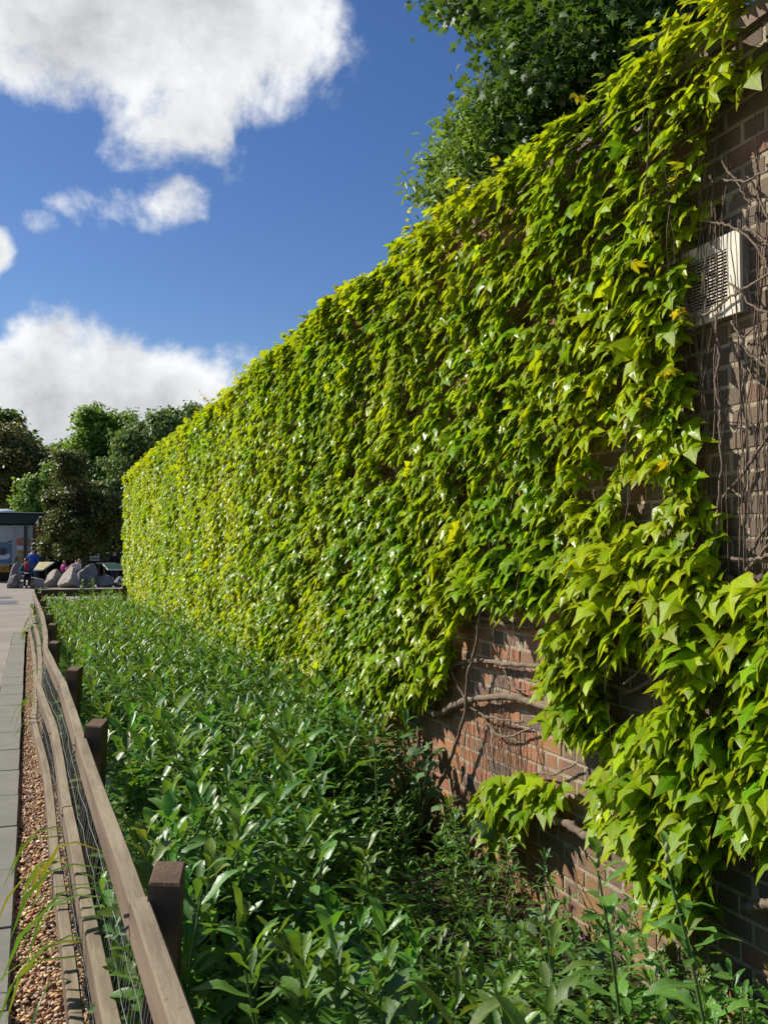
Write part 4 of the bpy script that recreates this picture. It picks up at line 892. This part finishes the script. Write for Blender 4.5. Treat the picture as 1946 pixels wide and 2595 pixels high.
# ------------------------------------------------------------------ kiosk
KY = 57.0
def kp(px, py, dy=0.): p = aty(px, py, KY+dy); return float(p[0]), float(p[2])
kiosk = empty('refreshment_kiosk', (-3.0, KY, 0), 'flat-roofed kiosk with dark green fascia and printed window panels', 'kiosk')
def kbox(name, mat, px0, py0, px1, py1, y0, y1, parent=None, z0=None):
    (xa, zt), (xb, zb_) = kp(px0, py0), kp(px1, py1); o = MB().box((xa, KY+y0, zb_ if z0 is None else z0), (xb, KY+y1, zt)).build(name, mat, parent or kiosk); return o
fas = kbox('fascia', 'green_fascia', -160, 1301, 190, 1329, -.55, 5.2)
kbox('roof_edge', 'roof_edge', -165, 1298, 194, 1300.6, -.6, 5.25, fas)
kbox('back_wall', 'black', -155, 1330, 185, 1480, 3.6, 4.0, z0=0.)  # indoor shade put into the wall colour
kbox('counter_base', 'wood_dark', -155, 1450, 30, 1480, .02, .6, z0=0.)
kbox('window_panel', 'panel_sky', -60, 1331, 33, 1428, .0, .05)
kbox('window_panel', 'panel_sky', 38.5, 1331, 62, 1428, .0, .05)
kbox('window_panel', 'panel_sky', 68, 1331, 81, 1428, .0, .05)
for a_, c_ in ((33, 38), (81, 83)): kbox('mullion', 'frame_grey', a_, 1331, c_, 1432, -.03, .08)
kbox('corner_post', 'panel_dark', 62, 1329, 68, 1436, -.12, .12, z0=0.)
kbox('sill', 'frame_grey', -60, 1428.5, 83, 1432, -.05, .1)
kbox('transom', 'frame_grey', 83, 1375, 190, 1377.5, .0, .1)
kbox('poster', 'poster', 84, 1334, 130, 1374, .2, .24)
kbox('yellow_board', 'yellow', -70, 1432.5, 26, 1449.5, -.10, -.04)
def disc(name, mat, cx, cy, rx, ry, y, parent, a0=0, a1=360, n=20):
    mb = MB(); vs = []
    for k in range(n+1):
        a = R(a0+(a1-a0)*k/n); x, z = kp(cx+rx*math.cos(a), cy-ry*math.sin(a)); vs.append((x, KY+y, z))
    x, z = kp(cx, cy); vs.append((x, KY+y, z)); back = [(p[0], p[1]+.01, p[2]) for p in vs]; m_ = n+2
    mb.add(vs+back, [(k, k+1, n+1) for k in range(n+1)]+[(k+m_, n+1+m_, k+1+m_) for k in range(n)]); return mb.build(name, mat, parent)
def poly(name, mat, pts, y, parent=None):
    vs = []
    for a_, c_ in pts: x, z = kp(a_, c_); vs.append((x, KY+y, z))
    n_ = len(vs); bk = [(p[0], p[1]+.01, p[2]) for p in vs]; mb = MB(); mb.add(vs+bk, [tuple(range(n_)), tuple(range(n_, 2*n_))[::-1]]+[(i, i+n_, (i+1) % n_+n_, (i+1) % n_) for i in range(n_)]); return mb.build(name, mat, parent or kiosk)
# prints on the panels: sea and snow shapes, an ice cream cone
poly('print', 'panel_blue', [(-60, 1374), (0, 1377), (20, 1379), (33, 1376), (33, 1428), (-60, 1428)], -.012)
poly('print', 'panel_dark', [(0, 1374), (14, 1376), (32, 1369), (31, 1373), (16, 1378), (0, 1376)], -.030)
disc('print', 'panel_dark', 9, 1397, 10, 9, -.026, kiosk)
poly('print', 'panel_white', [(-6, 1404), (4, 1408), (14, 1407), (24, 1402), (28, 1411), (20, 1417), (-6, 1418)], -.040)
poly('print', 'panel_green', [(38.8, 1414), (50, 1405), (61.5, 1408), (61.5, 1428), (38.8, 1428)], -.012)
poly('print', 'cone', [(44.5, 1393), (61.5, 1393), (61.5, 1428), (48, 1428)], -.026)
poly('print', 'cone', [(68.5, 1393), (76, 1393), (73, 1428), (68.5, 1428)], -.026)
disc('print', 'scoop', 55.5, 1374, 14, 12, -.040, kiosk, 60, 300); disc('print', 'scoop', 70.5, 1374, 9, 11, -.026, kiosk, -90, 90)
poly('print', 'panel_white', [(44, 1382), (61, 1384), (61, 1394), (46, 1394)], -.055)
cu = bpy.data.curves.new('sign_letters', 'FONT'); cu.body = 'ark'; cu.size = .50; cu.extrude = .01; to = bpy.data.objects.new('tmp_text', cu); COL.objects.link(to)
dg = bpy.context.evaluated_depsgraph_get(); tme = bpy.data.meshes.new_from_object(to.evaluated_get(dg)); bpy.data.objects.remove(to)
tme.materials.clear(); x, z = kp(1.5, 1446); o = link('sign_letters', tme, 'red', kiosk, False); o.location = (x+3.0, -.112, z); o.rotation_euler = (R(90), 0, 0); o.scale = (1.05, 1, 1)
for i, (cx, w, lab) in enumerate(((8, 34, None), (136, 16, None))):
    mb = MB(); x, z = kp(cx, 1298); rr_ = w*KY*.937/FPX; k = 16
    vs = [(x+rr_*math.cos(a*6.283/k)*f, KY+1.8+rr_*math.sin(a*6.283/k)*f, z+h) for f, h in ((1, 0), (1, .05), (.9, .13), (.6, .21), (.25, .25)) for a in range(k)]
    mb.add(vs, [(r_*k+a, r_*k+(a+1) % k, (r_+1)*k+(a+1) % k, (r_+1)*k+a) for r_ in range(4) for a in range(k)]+[tuple(range(4*k, 5*k))]); mb.build('roof_dome', 'dome', kiosk, True)
shed = empty('dark_shed', at(330, 1470, 68)[:2]+(0,), 'long dark low building in deep shade behind the trees', 'building')
xs = shed.location.x
MB().box((xs-6, 68, 0), (xs+9, 72, 3.1)).build('wall', 'wood_dark', shed); MB().box((xs-6.4, 67.5, 3.1), (xs+9.4, 72.4, 3.3)).build('roof', 'green_fascia', shed)
for k in range(5): MB().box((xs-5+k*2.6, 67.96, .9), (xs-3.4+k*2.6, 67.99, 2.3)).build('window', 'panel_dark', shed)

# ------------------------------------------------------------------ boulders
def boulder(px0, px1, ytop, ybase, Y, mat, seed, label, lean=0., cuts=6, sharp=1.):
    a, c = at(px0, ybase, Y), at(px1, ytop, Y); cx = (a[0]+c[0])/2; w = (c[0]-a[0])/2; h = c[2]
    bm = bmesh.new(); bmesh.ops.create_icosphere(bm, subdivisions=4, radius=1.); rr = random.Random(seed)
    planes = [(Vector((rr.gauss(0, 1), rr.gauss(0, 1), rr.gauss(.2, .8))).normalized(), rr.uniform(.62, .85)) for _ in range(cuts)]
    if mat == 'rock_pale': planes = planes[:4]+[(Vector((-.80, -.42, .42)).normalized(), .42), (Vector((.85, -.5, .2)).normalized(), .6)]
    import mathutils
    for v in bm.verts:
        d = v.co.normalized(); r_ = 1.05
        for n_, k in planes:
            q = d.dot(n_)
            if q > .05: r_ = min(r_, k/q)
        r_ *= 1+.10*mathutils.noise.noise(d*2.2+Vector((seed, 0, 0)))+.05*mathutils.noise.noise(d*6+Vector((0, seed, 0)))+.025*mathutils.noise.noise(d*15)
        v.co = d*r_
    zs = [v.co.z for v in bm.verts]; z0, z1 = min(zs), max(zs); xs_ = [v.co.x for v in bm.verts]; sx_ = 2*w/(max(xs_)-min(xs_)); xm = (max(xs_)+min(xs_))/2
    for v in bm.verts:
        u = (v.co.z-z0)/(z1-z0); tp = 1-.35*max(0, u-.15)*sharp; v.co = Vector(((v.co.x-xm)*sx_*tp+lean*u*w, v.co.y*w*.95, u*(h+.12)-.12))
    me = bpy.data.meshes.new('boulder'); bm.to_mesh(me); bm.free(); me.polygons.foreach_set('use_smooth', [False]*len(me.polygons))
    o = link('boulder', me, mat); o.location = (cx, Y, 0); tag(o, label, 'boulder', 'boulders along the plaza edge'); return o
boulder(22, 62, 1424, 1482, 47.6, 'rock_dark', 3, 'tall speckled boulder standing behind the seated woman')
boulder(16, 56, 1455, 1488, 45.9, 'rock_dark', 5, 'low grey boulder on the path side of the seated woman', .1)
boulder(40, 118, 1462, 1491, 45.6, 'rock_pale', 8, 'long low boulder the woman sits on', 0, 5, .5)
boulder(106, 156, 1442, 1490, 46.2, 'rock_pale', 12, 'pale wedge-shaped boulder under the yellow map board', .5)
boulder(142, 204, 1434, 1492, 45.4, 'rock_pale', 17, 'big pointed pale boulder with smooth lit side', .25, 5, 1.6)
boulder(192, 250, 1428, 1492, 46.0, 'rock_dark', 21, 'large dark rugged boulder next to the pointed pale one', .1, 7, .6)
boulder(244, 292, 1456, 1492, 45.6, 'rock_dark', 25, 'low dark boulder below the green information board', 0, 6, .5)
boulder(286, 330, 1460, 1492, 45.8, 'rock_dark', 29, 'low dark boulder against the end of the creeper wall', 0, 6, .5)

# ------------------------------------------------------------------ information boards, table, small sign
def quad_board(name, label, pts, Y0, Y1, mat, leg_px, legz, ink=0):
    """sloping panel: front edge at Y0, back edge at Y1, corners from their outline"""
    fl, fr_, br, blk = [at(p[0], p[1], Y0 if i < 2 else Y1) for i, p in enumerate(pts)]
    e = empty(name, ((fl[0]+fr_[0])/2, (Y0+Y1)/2, 0), label, 'sign'); nrm_ = (Vector(fr_)-Vector(fl)).cross(Vector(blk)-Vector(fl)).normalized()
    v = [Vector(q) for q in (fl, fr_, br, blk)]; lo = [q-nrm_*.05 for q in v]
    MB().add(v+lo, [(0, 1, 2, 3), (7, 6, 5, 4), (0, 4, 5, 1), (1, 5, 6, 2), (2, 6, 7, 3), (3, 7, 4, 0)]).build('frame', 'roof_edge', e)
    c = sum(v, Vector())/4; ins = [c+(q-c)*.93+nrm_*.006 for q in v]; pan = MB().add(ins, [(0, 1, 2, 3)]).build('panel', mat, e)
    for k in range(ink):
        a_, c_ = random.uniform(.12, .85), random.uniform(.15, .8); w_, h_ = random.uniform(.02, .07), random.uniform(.015, .05)
        f = lambda s_, t_: (ins[0].lerp(ins[1], s_)).lerp(ins[3].lerp(ins[2], s_), t_)+nrm_*.006
        MB().add([f(a_, c_), f(a_+w_, c_), f(a_+w_*.8, c_+h_), f(a_+.01, c_+h_*1.2)], [(0, 1, 2, 3)]).build('map_mark', 'ink', pan)
    for lx in leg_px:
        q = at(lx, 1450, (Y0+Y1)/2); MB().box((q[0]-.05, (Y0+Y1)/2-.05, 0), (q[0]+.05, (Y0+Y1)/2+.05, legz)).build('leg', 'wood_dark', e)
quad_board('map_board', 'pale yellow map board on legs above the boulders', [(86, 1444), (109, 1444), (138.5, 1424), (100, 1424)], 46.6, 47.8, 'board_cream', (98, 118), .95, 16)
quad_board('information_board', 'green and blue information board on legs by the wall end', [(274, 1443), (316, 1443), (316, 1429), (261, 1429)], 46.8, 47.6, 'board_green', (267, 300), .92, 3)
tb = at(272, 1425, 51); e = empty('wooden_table', (tb[0], 51, 0), 'plain wooden table with a pale top behind the information board', 'table')
MB().box((tb[0]-.5, 50.6, 1.02), (tb[0]+.45, 51.4, 1.08)).build('table_top', 'wood_pale', e)
for dx in (-.45, .36): MB().box((tb[0]+dx, 50.7, 0), (tb[0]+dx+.08, 51.3, 1.018)).build('leg', 'wood_dark', e)
q = at(240.5, 1415, 52); e = empty('small_sign', (q[0], 52, 0), 'small white notice board on a post beneath the thorn tree', 'sign')
MB().box((q[0]-.24, 51.97, q[2]-.12), (q[0]+.24, 52.0, q[2]+.12)).build('board', 'frame_grey', e); MB().box((q[0]-.20, 51.955, q[2]-.05), (q[0]+.20, 51.968, q[2]+.03)).build('printed_band', 'ink', e); MB().box((q[0]-.03, 52.003, 0), (q[0]+.03, 52.06, q[2])).build('post', 'wood_dark', e)

# ------------------------------------------------------------------ people
def skin(name, verts, edges, radii, mat, parent, levels=1):
    me = bpy.data.meshes.new(name); me.from_pydata(verts, edges, []); o = bpy.data.objects.new('tmp', me); COL.objects.link(o)
    o.modifiers.new('s', 'SKIN'); 
    for i, r_ in enumerate(radii):
        sv = me.skin_vertices[0].data[i]; sv.radius = (r_, r_) if not isinstance(r_, tuple) else r_; sv.use_root = (i == 0)
    sb = o.modifiers.new('u', 'SUBSURF'); sb.levels = levels
    dg = bpy.context.evaluated_depsgraph_get(); m2 = bpy.data.meshes.new_from_object(o.evaluated_get(dg)); bpy.data.objects.remove(o); m2.name = name
    m2.materials.clear(); m2.polygons.foreach_set('use_smooth', [True]*len(m2.polygons)); return link(name, m2, mat, parent, False)
def ellip(c, r, n=10, m_=8, cut=None):
    mb = MB(); vs = []
    for i in range(m_+1):
        t = math.pi*i/m_
        for j in range(n): vs.append((c[0]+r[0]*math.sin(t)*math.cos(6.2832*j/n), c[1]+r[1]*math.sin(t)*math.sin(6.2832*j/n), c[2]+r[2]*math.cos(t)))
    fs = [(i*n+j, (i+1)*n+j, (i+1)*n+(j+1) % n, i*n+(j+1) % n) for i in range(m_) for j in range(n) if cut is None or i < cut]
    mb.add(vs, fs); return mb
def person(label, loc, rz, h, J, top, bottom, hair, shoes='shoe', scarf=None, sleeve=True, hair_len=.0, group=None):
    """J: joint positions for a 1.70 m figure facing -y (pelvis, chest, neck, head, arms, legs)"""
    k = h/1.70; e = empty('person', loc, label, 'person', group, rz); V = {n_: Vector(p)*k for n_, p in J.items()}
    names = ['pelvis', 'waist', 'chest', 'neck', 'head', 'crown']; vs, ed, rd = [], [], []
    idx = {}
    def add(n_, p, r_, par=None):
        idx[n_] = len(vs); vs.append(tuple(p)); rd.append(r_ if isinstance(r_, tuple) else r_*k)
        if par: ed.append((idx[par], idx[n_]))
    add('pelvis', V['pelvis'], .125); add('waist', V['pelvis'].lerp(V['chest'], .45), .115, 'pelvis'); add('chest', V['chest'], .135, 'waist'); add('neck', V['neck'], .055, 'chest')
    hd = V['head']; add('jaw', V['neck'].lerp(hd, .55), .070, 'neck'); add('head', hd, .098, 'jaw'); add('crown', hd+(hd-V['neck']).normalized()*.075*k, .070, 'head')
    for s_ in 'LR':
        sg = -1 if s_ == 'L' else 1
        add('sh'+s_, V['chest']+Vector((sg*.15, 0, .085))*k, .062, 'chest'); add('el'+s_, V['el'+s_], .044, 'sh'+s_); add('wr'+s_, V['wr'+s_], .031, 'el'+s_)
        d = (V['wr'+s_]-V['el'+s_]).normalized(); hand = V['wr'+s_]+d*.055*k; add('pm'+s_, hand, .034, 'wr'+s_)
        sd = d.cross(Vector((0, 0, 1)))
        sd = sd.normalized() if sd.length > .1 else Vector((1, 0, 0)); curl = Vector((0, -.012, -.012))*k
        for f in range(4): add('f%d%s' % (f, s_), hand+d*(.048-.006*abs(f-1.3))*k+sd*(f-1.5)*.019*k, .0088, 'pm'+s_); add('g%d%s' % (f, s_), hand+d*(.085-.010*abs(f-1.3))*k+sd*(f-1.5)*.021*k+curl, .0075, 'f%d%s' % (f, s_))
        add('th'+s_, hand+sd*sg*.045*k+d*.018*k+curl, .010, 'pm'+s_)
        add('hp'+s_, V['pelvis']+Vector((sg*.085, 0, -.03))*k, .088, 'pelvis'); add('kn'+s_, V['kn'+s_], .058, 'hp'+s_); add('an'+s_, V['an'+s_], .040, 'kn'+s_)
        fd = Vector((0, -1, 0)); add('to'+s_, V['an'+s_]+Vector((sg*.02, -.14, -.045))*k, .032, 'an'+s_)
    skin('body', vs, ed, rd, 'skin', e)
    def sub(name, keep_, grow, mat):
        m_ = {n_: i for i, n_ in enumerate(keep_)}; inv = {v: n_ for n_, v in idx.items()}
        E_ = [(m_[inv[a]], m_[inv[c]]) for a, c in ed if inv[a] in m_ and inv[c] in m_]
        skin(name, [vs[idx[n_]] for n_ in keep_], E_, [rd[idx[n_]]*grow+.006*k for n_ in keep_], mat, e)
    tk = ['pelvis', 'waist', 'chest', 'shL', 'elL', 'shR', 'elR'] + (['wrL', 'wrR'] if sleeve else []); sub('jacket' if sleeve else 'shirt', tk, 1.62 if scarf else 1.30, top)
    sub('trousers', ['pelvis', 'hpL', 'knL', 'anL', 'hpR', 'knR', 'anR'], 1.16, bottom)
    for s_ in 'LR': sub('shoe', ['an'+s_, 'to'+s_], 1.15, shoes)
    up = (hd-V['neck']).normalized(); hc = hd+up*.03*k+Vector((0, .018, .012))*k
    ellip(hc, (.093*k, .10*k, .105*k), 12, 8, 5).build('hair', hair, e, True, False)
    if hair_len: ellip(hc+Vector((0, .045*k, -hair_len*.5*k)), (.088*k, .05*k, (.06+hair_len*.6)*k), 10, 8).build('long_hair', hair, e, True, False)
    for sg in (-1, 1):
        ellip(hd+Vector((sg*.033, -.085, .012))*k, (.011*k, .008*k, .007*k), 6, 4).build('eye', 'navy', e, True, False); ellip(hd+Vector((sg*.088, .005, -.005))*k, (.012*k, .022*k, .03*k), 6, 5).build('ear', 'skin', e, True, False)
    ellip(hd+Vector((0, -.098, -.018))*k, (.013*k, .018*k, .022*k), 6, 5).build('nose', 'skin', e, True, False); ellip(hd+Vector((0, -.082, -.058))*k, (.024*k, .010*k, .006*k), 8, 4).build('mouth', 'scarlet', e, True, False)
    if scarf:
        mb = MB(); n_ = V['neck']; mb.tube([tuple(n_+Vector((math.cos(a)*.085, math.sin(a)*.085, .01*math.sin(3*a)))*k) for a in np.linspace(0, 6.283, 13)], .034*k, 7)
        for sg in (-1, 1): mb.tube([tuple(n_+Vector((sg*.03, -.10, -.01))*k), tuple(n_+Vector((sg*.05, -.165, -.14))*k), tuple(n_+Vector((sg*.055, -.155, -.30))*k)], [.030*k, .036*k, .030*k], 7)
        mb.build('scarf', scarf, e, True, False)
    return e
STAND = dict(pelvis=(0, 0, .93), chest=(0, 0, 1.28), neck=(0, -.005, 1.46), head=(0, -.02, 1.58), elL=(-.24, .03, 1.10), wrL=(-.25, -.05, .86), elR=(.24, .03, 1.10), wrR=(.25, -.05, .86), knL=(-.10, -.02, .50), anL=(-.11, 0, .085), knR=(.10, -.03, .50), anR=(.12, .02, .085))
SIT = dict(pelvis=(0, 0, .56), chest=(.0, -.03, .92), neck=(0, -.05, 1.09), head=(0, -.07, 1.215), elL=(-.25, -.06, .72), wrL=(-.09, -.30, .70), elR=(.25, -.06, .72), wrR=(.07, -.30, .70), knL=(-.11, -.44, .57), anL=(-.10, -.46, .085), knR=(.11, -.44, .57), anR=(.08, -.48, .085))
KNEEL = dict(pelvis=(0, .1, .75), chest=(0, -.12, 1.05), neck=(0, -.2, 1.2), head=(0, -.25, 1.31), elL=(-.24, -.28, .95), wrL=(-.22, -.5, .9), elR=(.24, -.28, .95), wrR=(.22, -.5, .9), knL=(-.11, .02, .42), anL=(-.11, .1, .085), knR=(.11, .0, .42), anR=(.12, .06, .085))
def pxat(px, Y): return float(aty(px, 1480, Y)[0])
person('seated woman in teal jacket, red scarf and dark trousers on a boulder', (pxat(66, 45.35), 45.35, 0), R(8), 1.70, SIT, 'teal', 'navy', 'hair_brown', 'shoe', 'scarlet')
person('standing person in a blue hooded top seen from behind at the kiosk', (pxat(83, 50), 50, 0), R(160), 1.86, STAND, 'hood_blue', 'jeans', 'hair_brown', 'shoe')
person('child in a pink top behind the boulders', (pxat(163, 47.4), 47.4, 0), R(150), 1.22, STAND, 'pink', 'jeans', 'hair_fair', hair_len=.16)
lean_p = dict(STAND); lean_p.update(chest=(.10, -.05, 1.24), neck=(.16, -.09, 1.40), head=(.20, -.13, 1.51), elL=(-.25, -.2, 1.22), wrL=(-.45, -.26, 1.12), elR=(.25, -.12, 1.05), wrR=(.1, -.32, 1.02))
person('child in a cream top leaning on the pointed boulder with arm stretched out', (pxat(193, 46.7), 46.7, 0), R(-10), 1.36, lean_p, 'cream', 'jeans', 'hair_fair', sleeve=False)
person('child in a pink shirt reaching over the boulders beside the cream-topped child', (pxat(184, 47.0), 47.0, 0), R(20), 1.30, lean_p, 'pink', 'jeans', 'hair_brown', sleeve=False)
person('person in a black top standing by the wooden table', (pxat(290, 51.9), 51.9, 0), R(175), 1.74, STAND, 'blackcloth', 'jeans', 'hair_brown')
person('person in an olive top inside the kiosk doorway', (pxat(102, 56), 56, 0), R(10), 1.70, STAND, 'olive', 'navy', 'hair_brown')
